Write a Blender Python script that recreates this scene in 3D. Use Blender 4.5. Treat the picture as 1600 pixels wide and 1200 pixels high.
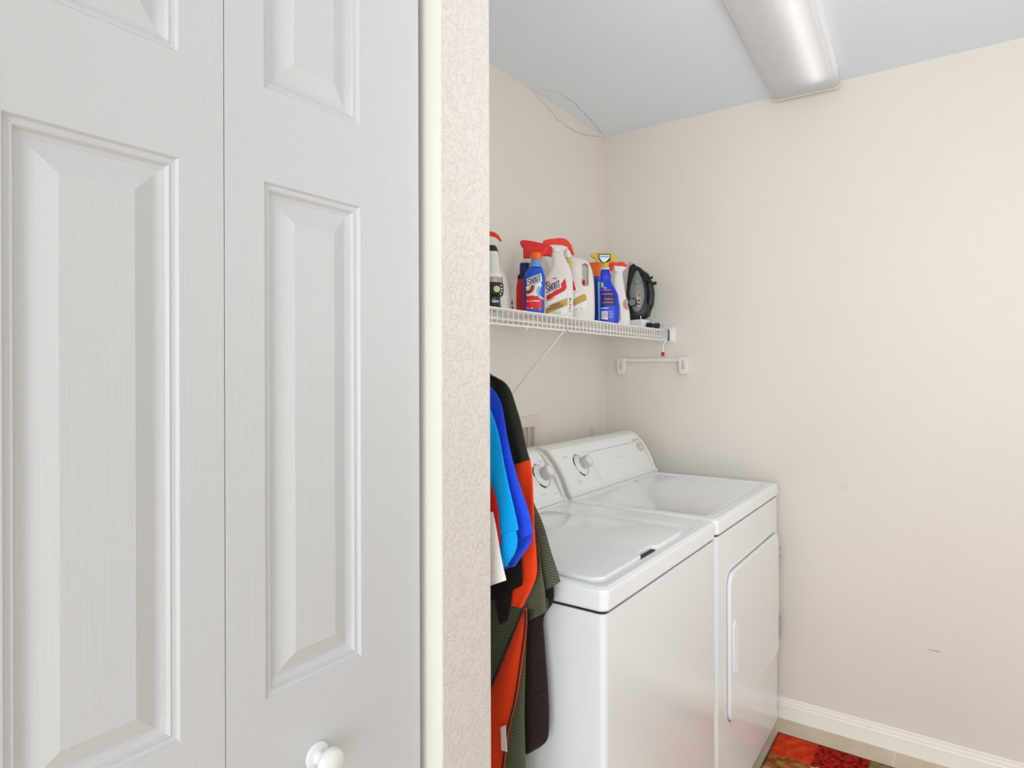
import bpy, bmesh, math, random
from mathutils import Vector, Matrix
random.seed(4)
for o in list(bpy.data.objects): bpy.data.objects.remove(o)
S = bpy.context.scene
COL = S.collection
PI = math.pi
# ------------------------------------------------------------------ camera
YAW, ROLL = math.radians(35.2906), math.radians(-0.1627)
cam_d = bpy.data.cameras.new('camera')
cam_d.sensor_width = 36.0
cam_d.lens = 989.999 / 1600 * 36
cam_d.shift_y = -21.07 / 1600
cam_d.clip_start = 0.02
cam = bpy.data.objects.new('camera', cam_d); COL.objects.link(cam)
_a = Vector((-math.sin(YAW), math.cos(YAW), 0)); _r = Vector((math.cos(YAW), math.sin(YAW), 0)); _u = Vector((0, 0, 1))
_r2 = _r * math.cos(ROLL) + _u * math.sin(ROLL); _u2 = -_r * math.sin(ROLL) + _u * math.cos(ROLL)
M = Matrix(((_r2.x, _u2.x, -_a.x, 1.34281), (_r2.y, _u2.y, -_a.y, -2.64317), (_r2.z, _u2.z, -_a.z, 1.36207), (0, 0, 0, 1)))
cam.matrix_world = M
S.camera = cam
# ------------------------------------------------------------------ world, added fill lights, exposure
W = bpy.data.worlds.new('world'); S.world = W; W.use_nodes = True
W.node_tree.nodes['Background'].inputs[0].default_value = (0.96, 0.98, 1.0, 1)
W.node_tree.nodes['Background'].inputs[1].default_value = 1.0
S.view_settings.view_transform = 'Standard'; S.view_settings.look = 'None'
S.view_settings.gamma = 1; S.view_settings.use_curve_mapping = False
S.view_settings.exposure = 0.10

def area(name, loc, target, sx, sy, power, col=(1, 1, 1)):
    l = bpy.data.lights.new(name, 'AREA'); l.shape = 'RECTANGLE'; l.size = sx; l.size_y = sy
    l.energy = power; l.color = col
    o = bpy.data.objects.new(name, l); COL.objects.link(o); o.location = loc
    o.rotation_euler = (Vector(target) - Vector(loc)).to_track_quat('-Z', 'Y').to_euler()
    return o
LC = (0.895, 0.965, 1.045)
FILLS = {   # name: (place, aim, width, height, watts, colour)
    'front_fill': ((1.9, -5.5, 1.35), (1.6, 0, 1.2), 2.2, 2.2, 63, LC),  # added fill across the open front behind the camera, no window there
    'bounce_fill': ((1.60, -1.50, 1.60), (0.6, -0.7, 2.44), 0.6, 0.6, 5.2, LC),  # added up-light that brightens the alcove ceiling, no lamp stands there
    'side_fill': ((3.5, -0.9, 1.2), (0.3, -0.8, 1.0), 1.4, 2.0, 8, LC),  # added fill before the right wall, which has no window
}
for _n, _v in FILLS.items(): area(_n, *_v)
S.cycles.max_bounces = 10; S.cycles.diffuse_bounces = 6

# ------------------------------------------------------------------ materials
def lin(c): return tuple((x / 12.92 if x <= 0.04045 else ((x + 0.055) / 1.055) ** 2.4) for x in c)
def rgb(r, g, b): return lin((r / 255, g / 255, b / 255))
def nd(nt, t, **kw):
    n = nt.nodes.new(t)
    for k, v in kw.items(): setattr(n, k, v)
    return n
def mat(name, col, rough=0.5, metal=0.0, noise=None, bump=None, coat=0.0, trans=0.0, alpha=1.0, ior=1.45, spec=0.5, emit=None):
    """noise=(scale vec, amount) colour variation; bump=(scale vec, strength, distance, detail)"""
    m = bpy.data.materials.new(name); m.use_nodes = True; nt = m.node_tree
    b = nt.nodes['Principled BSDF']
    b.inputs['Base Color'].default_value = (*col, 1); b.inputs['Roughness'].default_value = rough
    b.inputs['Metallic'].default_value = metal; b.inputs['Coat Weight'].default_value = coat
    b.inputs['Transmission Weight'].default_value = trans; b.inputs['IOR'].default_value = ior
    b.inputs['Alpha'].default_value = alpha
    b.inputs['Specular IOR Level'].default_value = spec
    if emit:
        b.inputs['Emission Color'].default_value = (*emit[0], 1); b.inputs['Emission Strength'].default_value = emit[1]
    tc = nd(nt, 'ShaderNodeTexCoord')
    if noise:
        mp = nd(nt, 'ShaderNodeMapping'); mp.inputs['Scale'].default_value = noise[0]
        n = nd(nt, 'ShaderNodeTexNoise'); n.inputs['Scale'].default_value = 1; n.inputs['Detail'].default_value = 5
        nt.links.new(tc.outputs['Object'], mp.inputs[0]); nt.links.new(mp.outputs[0], n.inputs['Vector'])
        mx = nd(nt, 'ShaderNodeMix', data_type='RGBA')
        k = noise[1]
        mx.inputs[6].default_value = (*[c * (1 - k) for c in col], 1); mx.inputs[7].default_value = (*[min(1, c * (1 + k)) for c in col], 1)
        nt.links.new(n.outputs[0], mx.inputs[0]); nt.links.new(mx.outputs[2], b.inputs['Base Color'])
    if bump:
        mp = nd(nt, 'ShaderNodeMapping'); mp.inputs['Scale'].default_value = bump[0]
        n = nd(nt, 'ShaderNodeTexNoise'); n.inputs['Scale'].default_value = 1; n.inputs['Detail'].default_value = bump[3] if len(bump) > 3 else 3
        nt.links.new(tc.outputs['Object'], mp.inputs[0]); nt.links.new(mp.outputs[0], n.inputs['Vector'])
        bp = nd(nt, 'ShaderNodeBump'); bp.inputs['Strength'].default_value = bump[1]; bp.inputs['Distance'].default_value = bump[2]
        nt.links.new(n.outputs[0], bp.inputs['Height']); nt.links.new(bp.outputs[0], b.inputs['Normal'])
    return m

WALLC = (0.785, 0.73, 0.66)
def crack_mask(nt, tc, ax_u, ax_v, pts, width, wob):
    """1 along a wobbly curve v=f(u) given as points; built from a colour-free float curve"""
    sep = nd(nt, 'ShaderNodeSeparateXYZ'); nt.links.new(tc.outputs['Object'], sep.inputs[0])
    u0, u1 = pts[0][0], pts[-1][0]
    v0 = min(p[1] for p in pts) - .02; v1 = max(p[1] for p in pts) + .02
    mr = nd(nt, 'ShaderNodeMapRange'); mr.inputs[1].default_value = u0; mr.inputs[2].default_value = u1
    nt.links.new(sep.outputs[ax_u], mr.inputs[0])
    fc = nd(nt, 'ShaderNodeFloatCurve'); cv = fc.mapping.curves[0]
    for k, p in enumerate(pts):
        x, y = (p[0] - u0) / (u1 - u0), (p[1] - v0) / (v1 - v0)
        if k == 0: cv.points[0].location = (x, y)
        elif k == len(pts) - 1: cv.points[1 if len(cv.points) == 2 else len(cv.points) - 1].location = (x, y)
        else: cv.points.new(x, y)
    fc.mapping.update()
    nt.links.new(mr.outputs[0], fc.inputs['Value'])
    mr2 = nd(nt, 'ShaderNodeMapRange'); mr2.inputs[3].default_value = v0; mr2.inputs[4].default_value = v1
    nt.links.new(fc.outputs[0], mr2.inputs[0])
    nz = nd(nt, 'ShaderNodeTexNoise'); nz.inputs['Scale'].default_value = 28; nz.inputs['Detail'].default_value = 6
    nt.links.new(tc.outputs['Object'], nz.inputs['Vector'])
    w1 = nd(nt, 'ShaderNodeMath', operation='MULTIPLY_ADD'); w1.inputs[1].default_value = wob; w1.inputs[2].default_value = -wob / 2
    nt.links.new(nz.outputs[0], w1.inputs[0])
    s = nd(nt, 'ShaderNodeMath', operation='SUBTRACT'); nt.links.new(sep.outputs[ax_v], s.inputs[0]); nt.links.new(mr2.outputs[0], s.inputs[1])
    s2 = nd(nt, 'ShaderNodeMath', operation='ADD'); nt.links.new(s.outputs[0], s2.inputs[0]); nt.links.new(w1.outputs[0], s2.inputs[1])
    ab = nd(nt, 'ShaderNodeMath', operation='ABSOLUTE'); nt.links.new(s2.outputs[0], ab.inputs[0])
    d = nd(nt, 'ShaderNodeMapRange'); d.inputs[1].default_value = 0; d.inputs[2].default_value = width; d.inputs[3].default_value = 1; d.inputs[4].default_value = 0
    nt.links.new(ab.outputs[0], d.inputs[0])
    # limit to u range
    a1 = nd(nt, 'ShaderNodeMath', operation='GREATER_THAN'); a1.inputs[1].default_value = u0; nt.links.new(sep.outputs[ax_u], a1.inputs[0])
    a2 = nd(nt, 'ShaderNodeMath', operation='LESS_THAN'); a2.inputs[1].default_value = u1; nt.links.new(sep.outputs[ax_u], a2.inputs[0])
    m1 = nd(nt, 'ShaderNodeMath', operation='MULTIPLY'); nt.links.new(a1.outputs[0], m1.inputs[0]); nt.links.new(a2.outputs[0], m1.inputs[1])
    m2 = nd(nt, 'ShaderNodeMath', operation='MULTIPLY'); nt.links.new(m1.outputs[0], m2.inputs[0]); nt.links.new(d.outputs[0], m2.inputs[1])
    return m2.outputs[0]
def wall_mat(name, col, rough, bscale, bstr, bdist, trowel=False, crack=None, crack_col=None, spot=None):
    m = mat(name, col, rough, noise=((3, 3, 3), 0.02)); nt = m.node_tree; b = nt.nodes['Principled BSDF']
    tc = [n for n in nt.nodes if n.type == 'TEX_COORD'][0]
    n1 = nd(nt, 'ShaderNodeTexNoise'); n1.inputs['Scale'].default_value = bscale; n1.inputs['Detail'].default_value = 4
    n1.inputs['Distortion'].default_value = 1.2 if trowel else 0
    nt.links.new(tc.outputs['Object'], n1.inputs['Vector'])
    h = n1.outputs[0]
    if trowel:
        cr = nd(nt, 'ShaderNodeMapRange', interpolation_type='SMOOTHSTEP'); cr.inputs[1].default_value = 0.50; cr.inputs[2].default_value = 0.58
        nt.links.new(h, cr.inputs[0]); h = cr.outputs[0]
    bp = nd(nt, 'ShaderNodeBump'); bp.inputs['Strength'].default_value = bstr; bp.inputs['Distance'].default_value = bdist
    nt.links.new(h, bp.inputs['Height']); nt.links.new(bp.outputs[0], b.inputs['Normal'])
    def over(mask, c, f):
        src = b.inputs['Base Color'].links[0].from_socket
        mu = nd(nt, 'ShaderNodeMath', operation='MULTIPLY'); mu.inputs[1].default_value = f; nt.links.new(mask, mu.inputs[0])
        mx = nd(nt, 'ShaderNodeMix', data_type='RGBA'); nt.links.new(mu.outputs[0], mx.inputs[0]); nt.links.new(src, mx.inputs[6])
        mx.inputs[7].default_value = (*c, 1); nt.links.new(mx.outputs[2], b.inputs['Base Color'])
    if crack: over(crack_mask(nt, tc, *crack), crack_col, 0.8)
    for sp in (spot or []):
        c, rad, colr, f = sp
        vs = nd(nt, 'ShaderNodeVectorMath', operation='SUBTRACT'); vs.inputs[1].default_value = c; nt.links.new(tc.outputs['Object'], vs.inputs[0])
        vm = nd(nt, 'ShaderNodeVectorMath', operation='DIVIDE'); vm.inputs[1].default_value = rad; nt.links.new(vs.outputs[0], vm.inputs[0])
        ln = nd(nt, 'ShaderNodeVectorMath', operation='LENGTH'); nt.links.new(vm.outputs[0], ln.inputs[0])
        nz = nd(nt, 'ShaderNodeTexNoise'); nz.inputs['Scale'].default_value = 60 if f < 1 else 300; nt.links.new(tc.outputs['Object'], nz.inputs['Vector'])
        ad = nd(nt, 'ShaderNodeMath', operation='ADD'); nt.links.new(ln.outputs['Value'], ad.inputs[0]); nt.links.new(nz.outputs[0], ad.inputs[1])
        mr = nd(nt, 'ShaderNodeMapRange'); mr.inputs[1].default_value = 0.5; mr.inputs[2].default_value = 1.3; mr.inputs[3].default_value = 1; mr.inputs[4].default_value = 0
        nt.links.new(ad.outputs[0], mr.inputs[0]); over(mr.outputs[0], colr, min(f, .9))
    return m
M_wall = wall_mat('painted_wall', WALLC, 0.5, 45, 0.10, 0.003,
                  spot=[((1.266, 0, .384), (.04, .05, .004), (.25, .2, .17), .8), ((0.99, 0, .93), (.03, .05, .03), (.62, .56, .49), .3)])
M_wall_a = wall_mat('painted_alcove_wall', WALLC, 0.6, 45, 0.12, 0.003,
                    crack=(1, 2, [(-.62, 2.444), (-.50, 2.412), (-.40, 2.388), (-.32, 2.384), (-.24, 2.388), (-.152, 2.403), (-.05, 2.430)], .0035, .025),
                    crack_col=(.42, .33, .25), spot=[((0, -.13, 1.08), (.05, .03, .06), (.45, .39, .34), .5)])
M_ceil = wall_mat('painted_ceiling', (0.80, 0.85, 0.91), 0.75, 60, 0.05, 0.002,
                  crack=(1, 0, [(-.60, .03), (-.55, .062), (-.504, .076), (-.396, .073), (-.26, .052), (-.137, .030), (-.036, .010)], .004, .03),
                  crack_col=(.42, .43, .46))
M_post = wall_mat('trowelled_wall', (0.76, 0.715, 0.665), 0.55, 78, 0.65, 0.0013, trowel=True)
M_jamb = wall_mat('painted_jamb', (0.90, 0.86, 0.77), 0.5, 30, 0.12, 0.002)
M_base = mat('baseboard_paint', (0.93, 0.885, 0.82), 0.3)
M_doorv = mat('door_paint_vertical_grain', (0.625, 0.635, 0.645), 0.38, bump=((330, 330, 9), 0.32, 0.0012, 4))
M_doorh = mat('door_paint_horizontal_grain', (0.625, 0.635, 0.645), 0.38, bump=((330, 9, 330), 0.16, 0.0012, 4))
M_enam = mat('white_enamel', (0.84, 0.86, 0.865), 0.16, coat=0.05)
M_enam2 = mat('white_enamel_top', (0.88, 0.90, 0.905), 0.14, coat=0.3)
M_panelplastic = mat('console_plastic', (0.87, 0.865, 0.84), 0.35)
M_cap = mat('console_end_plastic', (0.78, 0.765, 0.72), 0.4)
M_knob = mat('knob_grey_white', (0.60, 0.585, 0.55), 0.3)
M_knobface = mat('knob_face_white', (0.82, 0.81, 0.79), 0.3)
M_beige = mat('beige_knob', (0.72, 0.62, 0.48), 0.4)
M_dark = mat('seam_black', (0.015, 0.015, 0.016), 0.6)
M_grey = mat('print_grey', (0.28, 0.28, 0.28), 0.6)
M_lgrey = mat('print_light_grey', (0.52, 0.51, 0.49), 0.6)
M_vinyl = mat('white_vinyl_wire', (0.86, 0.83, 0.79), 0.35)
M_steel = mat('brushed_steel', (0.6, 0.6, 0.6), 0.3, metal=1)
M_whitep = mat('white_plastic', (0.85, 0.83, 0.81), 0.3)
M_cream = mat('cream_plastic', (0.80, 0.74, 0.66), 0.4)
M_offw = mat('translucent_white_plastic', (0.80, 0.76, 0.71), 0.35)
M_clear = mat('clear_plastic', (0.88, 0.86, 0.83), 0.12, trans=0.6, ior=1.2)
M_red = mat('red_plastic', rgb(214, 22, 20), 0.35)
M_redo = mat('orange_red_plastic', rgb(236, 52, 22), 0.35)
M_orange = mat('orange_plastic', rgb(240, 108, 28), 0.4)
M_navy = mat('navy_plastic', rgb(12, 16, 110), 0.35)
M_blue = mat('blue_plastic', rgb(14, 86, 196), 0.25)
M_royalp = mat('royal_blue_plastic', rgb(8, 56, 214), 0.3)
M_black = mat('black_plastic', (0.012, 0.012, 0.013), 0.35)
M_yel = mat('mustard_plastic', rgb(214, 184, 60), 0.4)
M_gold = mat('gold_print', rgb(196, 160, 74), 0.45)
M_pw = mat('print_white', rgb(240, 238, 236), 0.4)
M_pr = mat('print_red', rgb(222, 28, 26), 0.4)
M_pb = mat('print_black', (0.01, 0.01, 0.01), 0.5)
M_po = mat('print_orange', rgb(240, 130, 60), 0.4)
M_pn = mat('print_navy', rgb(24, 28, 120), 0.4)
M_py = mat('print_yellow', rgb(220, 214, 80), 0.4)
M_plb = mat('print_light_blue', rgb(120, 190, 235), 0.4)
M_amber = mat('dark_translucent_plastic', (0.20, 0.20, 0.19), 0.15, coat=.4)
M_lens = mat('lantern_lens', (0.70, 0.67, 0.63), 0.2, coat=.4)
M_olivebtn = mat('glow_button', rgb(190, 196, 140), 0.4)

def fabric(name, col, rib=None, k=0.12, rough=0.9):
    m = mat(name, col, rough, noise=((90, 90, 260), k), bump=((500, 500, 500), 0.25, 0.001)); nt = m.node_tree
    b = nt.nodes['Principled BSDF']; b.inputs['Sheen Weight'].default_value = 0.15; b.inputs['Specular IOR Level'].default_value = 0.2
    if rib:
        tc = [n for n in nt.nodes if n.type == 'TEX_COORD'][0]
        mp = nd(nt, 'ShaderNodeMapping'); mp.inputs['Rotation'].default_value = rib[1]
        nt.links.new(tc.outputs['Object'], mp.inputs[0])
        w = nd(nt, 'ShaderNodeTexWave', bands_direction='Z'); w.inputs['Scale'].default_value = rib[0]; w.inputs['Distortion'].default_value = 0.6
        nt.links.new(mp.outputs[0], w.inputs['Vector'])
        src = b.inputs['Base Color'].links[0].from_socket
        mx = nd(nt, 'ShaderNodeMix', data_type='RGBA', blend_type='MULTIPLY'); mx.inputs[0].default_value = rib[2]
        nt.links.new(src, mx.inputs[6]); nt.links.new(w.outputs['Color'], mx.inputs[7]); nt.links.new(mx.outputs[2], b.inputs['Base Color'])
    return m
F_olive = fabric('olive_knit', rgb(96, 102, 78), (48, (0, 0.18, 0), 0.22), 0.1)
F_oliver = fabric('olive_ribbed_knit', rgb(104, 108, 88), (62, (0, -0.2, 0), 0.6), 0.1)
F_dolive = fabric('dark_olive_knit', rgb(44, 48, 34), (60, (0, 0.2, 0), 0.15), 0.12)
F_orange = fabric('orange_jersey', rgb(255, 70, 20), (50, (0, 0.15, 0), 0.04), 0.03)
F_lb = fabric('turquoise_blue_jersey', rgb(4, 172, 248), None, 0.05)
F_rb = fabric('royal_blue_heather', rgb(44, 86, 240), None, 0.28)
F_bk = fabric('black_brown_jersey', rgb(30, 22, 22), None, 0.25)
F_br = fabric('dark_brown_corduroy', rgb(48, 37, 34), None, 0.55)
F_red = fabric('red_jersey', rgb(200, 28, 22), None, 0.05)
F_white = fabric('white_cotton', rgb(240, 236, 232), None, 0.02)
F_pipe = fabric('pale_stitching', rgb(190, 190, 180), None, 0.05)

# ------------------------------------------------------------------ mesh helpers
def link(o, parent=None):
    COL.objects.link(o)
    if parent: o.parent = parent
    return o
def obj(name, bm, mats, parent=None, smooth=True, angle=35, bevel=0, label=None):
    me = bpy.data.meshes.new(name)
    bmesh.ops.recalc_face_normals(bm, faces=bm.faces)
    bm.to_mesh(me); bm.free()
    if not isinstance(mats, (list, tuple)): mats = [mats]
    for m in mats: me.materials.append(m)
    o = bpy.data.objects.new(name, me); link(o, parent)
    if smooth:
        for p in me.polygons: p.use_smooth = True
        try: me.set_sharp_from_angle(angle=math.radians(angle))
        except Exception: pass
    if bevel:
        b = o.modifiers.new('bevel', 'BEVEL'); b.width = bevel; b.segments = 3; b.limit_method = 'ANGLE'; b.angle_limit = math.radians(40)
        b.harden_normals = False
        for p in me.polygons: p.use_smooth = True
    if label: o['label'] = label
    return o
def thing(name, label, cat, loc=(0, 0, 0), rz=0, group=None):
    o = bpy.data.objects.new(name, None); COL.objects.link(o); o.location = loc; o.rotation_euler = (0, 0, rz)
    o.empty_display_size = .05; o['label'] = label; o['category'] = cat
    if group: o['group'] = group
    return o
def struct(o, label=None):
    o['kind'] = 'structure'
    if label: o['label'] = label
    return o
def box(bm, x0, x1, y0, y1, z0, z1, mi=0):
    v = [bm.verts.new((x, y, z)) for x in (x0, x1) for y in (y0, y1) for z in (z0, z1)]
    for q in ((0, 1, 3, 2), (4, 6, 7, 5), (0, 4, 5, 1), (2, 3, 7, 6), (0, 2, 6, 4), (1, 5, 7, 3)):
        f = bm.faces.new([v[i] for i in q]); f.material_index = mi
    return v
def nb(): return bmesh.new()
def bxo(name, x0, x1, y0, y1, z0, z1, m, parent=None, bevel=0):
    bm = nb(); box(bm, x0, x1, y0, y1, z0, z1); return obj(name, bm, m, parent, smooth=bool(bevel), bevel=bevel)
def prism(bm, pts, axis, a0, a1, mi=0):
    """pts 2D extruded along axis ('x','y','z') from a0 to a1; pts are the other two coords in order"""
    def P(p, a):
        return {'x': (a, p[0], p[1]), 'y': (p[0], a, p[1]), 'z': (p[0], p[1], a)}[axis]
    A = [bm.verts.new(P(p, a0)) for p in pts]; B = [bm.verts.new(P(p, a1)) for p in pts]
    n = len(pts)
    fs = [bm.faces.new(A), bm.faces.new(list(reversed(B)))]
    for i in range(n): fs.append(bm.faces.new([A[i], A[(i + 1) % n], B[(i + 1) % n], B[i]]))
    for f in fs: f.material_index = mi
def rrect(x0, x1, y0, y1, r, n=6):
    p = []
    for cx, cy, a in ((x1 - r, y1 - r, 0), (x0 + r, y1 - r, 90), (x0 + r, y0 + r, 180), (x1 - r, y0 + r, 270)):
        for k in range(n + 1):
            t = math.radians(a + 90 * k / n); p.append((cx + r * math.cos(t), cy + r * math.sin(t)))
    return p
def tube(bm, pts, r, seg=8, cap=True, mi=0):
    pts = [Vector(p) for p in pts]; rings = []
    for i, p in enumerate(pts):
        d = (pts[min(i + 1, len(pts) - 1)] - pts[max(i - 1, 0)]).normalized()
        up = Vector((0, 0, 1)) if abs(d.z) < .9 else Vector((1, 0, 0))
        s = d.cross(up).normalized(); t = s.cross(d)
        rr = r[i] if isinstance(r, (list, tuple)) else r
        rings.append([bm.verts.new(p + (s * math.cos(2 * PI * k / seg) + t * math.sin(2 * PI * k / seg)) * rr) for k in range(seg)])
    for A, B in zip(rings, rings[1:]):
        for k in range(seg):
            f = bm.faces.new([A[k], A[(k + 1) % seg], B[(k + 1) % seg], B[k]]); f.material_index = mi
    if cap:
        bm.faces.new(rings[0]).material_index = mi; bm.faces.new(list(reversed(rings[-1]))).material_index = mi
def lathe(bm, prof, seg=28, axis_mat=None, mi=0):
    """prof (r,z) revolve around z, then transformed"""
    rings = []
    for r, z in prof:
        rings.append([bm.verts.new((max(r, 1e-4) * math.cos(2 * PI * k / seg), max(r, 1e-4) * math.sin(2 * PI * k / seg), z)) for k in range(seg)])
    for A, B in zip(rings, rings[1:]):
        for k in range(seg):
            bm.faces.new([A[k], A[(k + 1) % seg], B[(k + 1) % seg], B[k]]).material_index = mi
    bm.faces.new(list(reversed(rings[0]))).material_index = mi; bm.faces.new(rings[-1]).material_index = mi
    if axis_mat is not None: bmesh.ops.transform(bm, matrix=axis_mat, verts=[v for R in rings for v in R])
def cr(p0, p1, p2, p3, t):
    return tuple(.5 * (2 * b + (c - a) * t + (2 * a - 5 * b + 4 * c - d) * t * t + (3 * b - a - 3 * c + d) * t ** 3) for a, b, c, d in zip(p0, p1, p2, p3))
def smooth_rows(rows, sub):
    out = []
    for i in range(len(rows) - 1):
        p0 = rows[max(i - 1, 0)]; p1 = rows[i]; p2 = rows[i + 1]; p3 = rows[min(i + 2, len(rows) - 1)]
        for k in range(sub): out.append(cr(p0, p1, p2, p3, k / sub))
    out.append(tuple(rows[-1])); return out

# ================================================================== THE ROOM
H = 2.44
YD0, YD1 = -2.568, -1.912          # closet opening
XF = 0.693                          # face of the closet wall
def wallbox(name, b, m, label=None):
    return struct(bxo(name, *b, m), label)
wallbox('wall_left', (-0.12, 0, -5.6, 0.0, 0, H), M_wall_a)
wallbox('wall_back', (-0.12, 3.6, 0, 0.12, 0, H), M_wall)
wallbox('wall_right', (3.6, 3.72, -5.6, 0.12, 0, H), M_wall)
wallbox('ceiling', (-0.12, 3.72, -5.6, 0.12, H, H + .1), M_ceil)
# partition that ends beside the closet: trowelled face and side, lighter jamb facing the closet opening
bm = nb()
prism(bm, [(0, -1.912 + .0015), (0, -1.786), (XF - .004, -1.786), (XF, -1.790), (XF, -1.9105), (XF - .0015, -1.9105)], 'z', 0, H)
struct(obj('wall_closet', bm, M_post, smooth=False), 'textured beige end of the partition wall beside the closet door')
struct(bxo('trim_1', 0.45, XF - .001, -1.9125, -1.9102, 0, 2.06, M_jamb), 'smooth cream door jamb return beside the closet door')
wallbox('wall_front', (0.59, XF, -5.6, YD0 - .012, 0, H), M_post)
wallbox('wall_header', (0.59, XF, YD0 - .012, -1.9105, 2.06, H), M_post)
# floor with large beige tiles
fm = bpy.data.materials.new('beige_floor_tile'); fm.use_nodes = True; nt = fm.node_tree; b = nt.nodes['Principled BSDF']
tc = nd(nt, 'ShaderNodeTexCoord'); mp = nd(nt, 'ShaderNodeMapping'); mp.inputs['Location'].default_value = (0, 0, 0)
mp.inputs['Rotation'].default_value = (0, 0, 0)
nt.links.new(tc.outputs['Object'], mp.inputs[0])
br = nd(nt, 'ShaderNodeTexBrick'); br.offset = 0; br.inputs['Scale'].default_value = 1.0
br.inputs['Mortar Size'].default_value = .0035; br.inputs['Mortar Smooth'].default_value = .1
br.inputs['Brick Width'].default_value = .45; br.inputs['Row Height'].default_value = .45
br.inputs['Color1'].default_value = (*rgb(216, 199, 174), 1); br.inputs['Color2'].default_value = (*rgb(220, 204, 180), 1); br.inputs['Mortar'].default_value = (*rgb(222, 214, 200), 1)
nt.links.new(mp.outputs[0], br.inputs['Vector'])
nz = nd(nt, 'ShaderNodeTexNoise'); nz.inputs['Scale'].default_value = 9; nz.inputs['Detail'].default_value = 7; nt.links.new(tc.outputs['Object'], nz.inputs['Vector'])
mx = nd(nt, 'ShaderNodeMix', data_type='RGBA', blend_type='MULTIPLY'); mx.inputs[0].default_value = .55
rp = nd(nt, 'ShaderNodeValToRGB'); rp.color_ramp.elements[0].position = .3; rp.color_ramp.elements[0].color = (.72, .68, .62, 1); rp.color_ramp.elements[1].position = .65; rp.color_ramp.elements[1].color = (1, 1, 1, 1)
nt.links.new(nz.outputs[0], rp.inputs[0]); nt.links.new(br.outputs[0], mx.inputs[6]); nt.links.new(rp.outputs[0], mx.inputs[7]); nt.links.new(mx.outputs[2], b.inputs['Base Color'])
b.inputs['Roughness'].default_value = .35
bm = nb(); box(bm, -1.27, 2.57, -5.6, .20, -.1, 0)
fl = obj('floor', bm, fm, smooth=False); fl.location = (1.15, 0, 0); struct(fl)   # origin on the grout joint by the back wall
# baseboards
bb = [(0, 0), (-.014, 0), (-.014, .052), (-.011, .058), (-.011, .064), (-.006, .070), (-.006, .076), (-.002, .079), (0, .079)]
bm = nb(); prism(bm, bb, 'x', 0.0, 3.6); struct(obj('baseboard_back', bm, M_base, smooth=False))
bm = nb(); prism(bm, [(3.6 + p[0], p[1]) for p in bb], 'y', -5.6, -.014); struct(obj('baseboard_right', bm, M_base, smooth=False))
bm = nb(); prism(bm, [(-p[0], p[1]) for p in bb], 'y', -1.784, -.014); struct(obj('baseboard_left', bm, M_base, smooth=False))

# ================================================================== BIFOLD CLOSET DOOR
def leaf(name, y0, y1, py0, py1, parent):
    """one bifold leaf, front at x=XD, raised panels between py0..py1"""
    XD = 0.6628; T = 0.034; zb, zt = 0.015, 2.032
    bm = nb()
    pans = [(0.255, 0.785), (0.967, 1.590), (1.703, 1.925)]
    def q(a, mi): f = bm.faces.new([bm.verts.new(p) for p in a]); f.material_index = mi
    X = XD
    q([(X, y0, zb), (X, py0, zb), (X, py0, zt), (X, y0, zt)], 0)
    q([(X, py1, zb), (X, y1, zb), (X, y1, zt), (X, py1, zt)], 0)
    zs = [zb] + [z for p in pans for z in p] + [zt]
    for k in range(0, len(zs), 2): q([(X, py0, zs[k]), (X, py1, zs[k]), (X, py1, zs[k + 1]), (X, py0, zs[k + 1])], 1)
    prof = [(0, 0), (.0025, -.0035), (.0065, -.0045), (.0085, -.0035), (.0115, -.0075), (.0165, -.0095), (.0195, -.0100), (.0225, -.0095), (.0435, -.0015)]
    for z0, z1 in pans:
        R = [[bm.verts.new(v) for v in ((X + d, py0 + i, z0 + i), (X + d, py1 - i, z0 + i), (X + d, py1 - i, z1 - i), (X + d, py0 + i, z1 - i))] for i, d in prof]
        for A, B in zip(R, R[1:]):
            for k in range(4):
                f = bm.faces.new([A[k], A[(k + 1) % 4], B[(k + 1) % 4], B[k]]); f.material_index = 0
        bm.faces.new(R[-1]).material_index = 0
    # edges and back
    q([(X - T, y0, zb), (X - T, y1, zb), (X - T, y1, zt), (X - T, y0, zt)], 0)
    for a, c in ((y0, y0), (y1, y1)): q([(X, a, zb), (X - T, a, zb), (X - T, a, zt), (X, a, zt)], 0)
    for z in (zb, zt): q([(X, y0, z), (X, y1, z), (X - T, y1, z), (X - T, y0, z)], 0)
    bmesh.ops.remove_doubles(bm, verts=bm.verts, dist=1e-5)
    return obj(name, bm, [M_doorv, M_doorh], parent, smooth=False)
dr = thing('door_1', 'white six-panel bifold closet door with wood-grain embossing', 'door', (0, 0, 0)); dr['kind'] = 'structure'
leaf('door_leaf', -2.2450, -1.9300, -2.195, -2.0465, dr)
leaf('door_leaf', -2.5640, -2.2462, -2.450, -2.2965, dr)
bm = nb()
RX = Matrix.Translation((0.6628, -2.122, 0.866)) @ Matrix.Rotation(PI / 2, 4, 'Y')
lathe(bm, [(.0165, 0), (.0175, .002), (.0165, .004), (.009, .006), (.0075, .012), (.009, .017), (.014, .020), (.0178, .0245), (.0185, .029), (.0165, .0335), (.011, .0365), (.004, .0378), (.0005, .038)], 32, RX)
obj('door_knob', bm, mat('knob_paint', (0.86, 0.86, 0.85), 0.28), dr)

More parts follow.
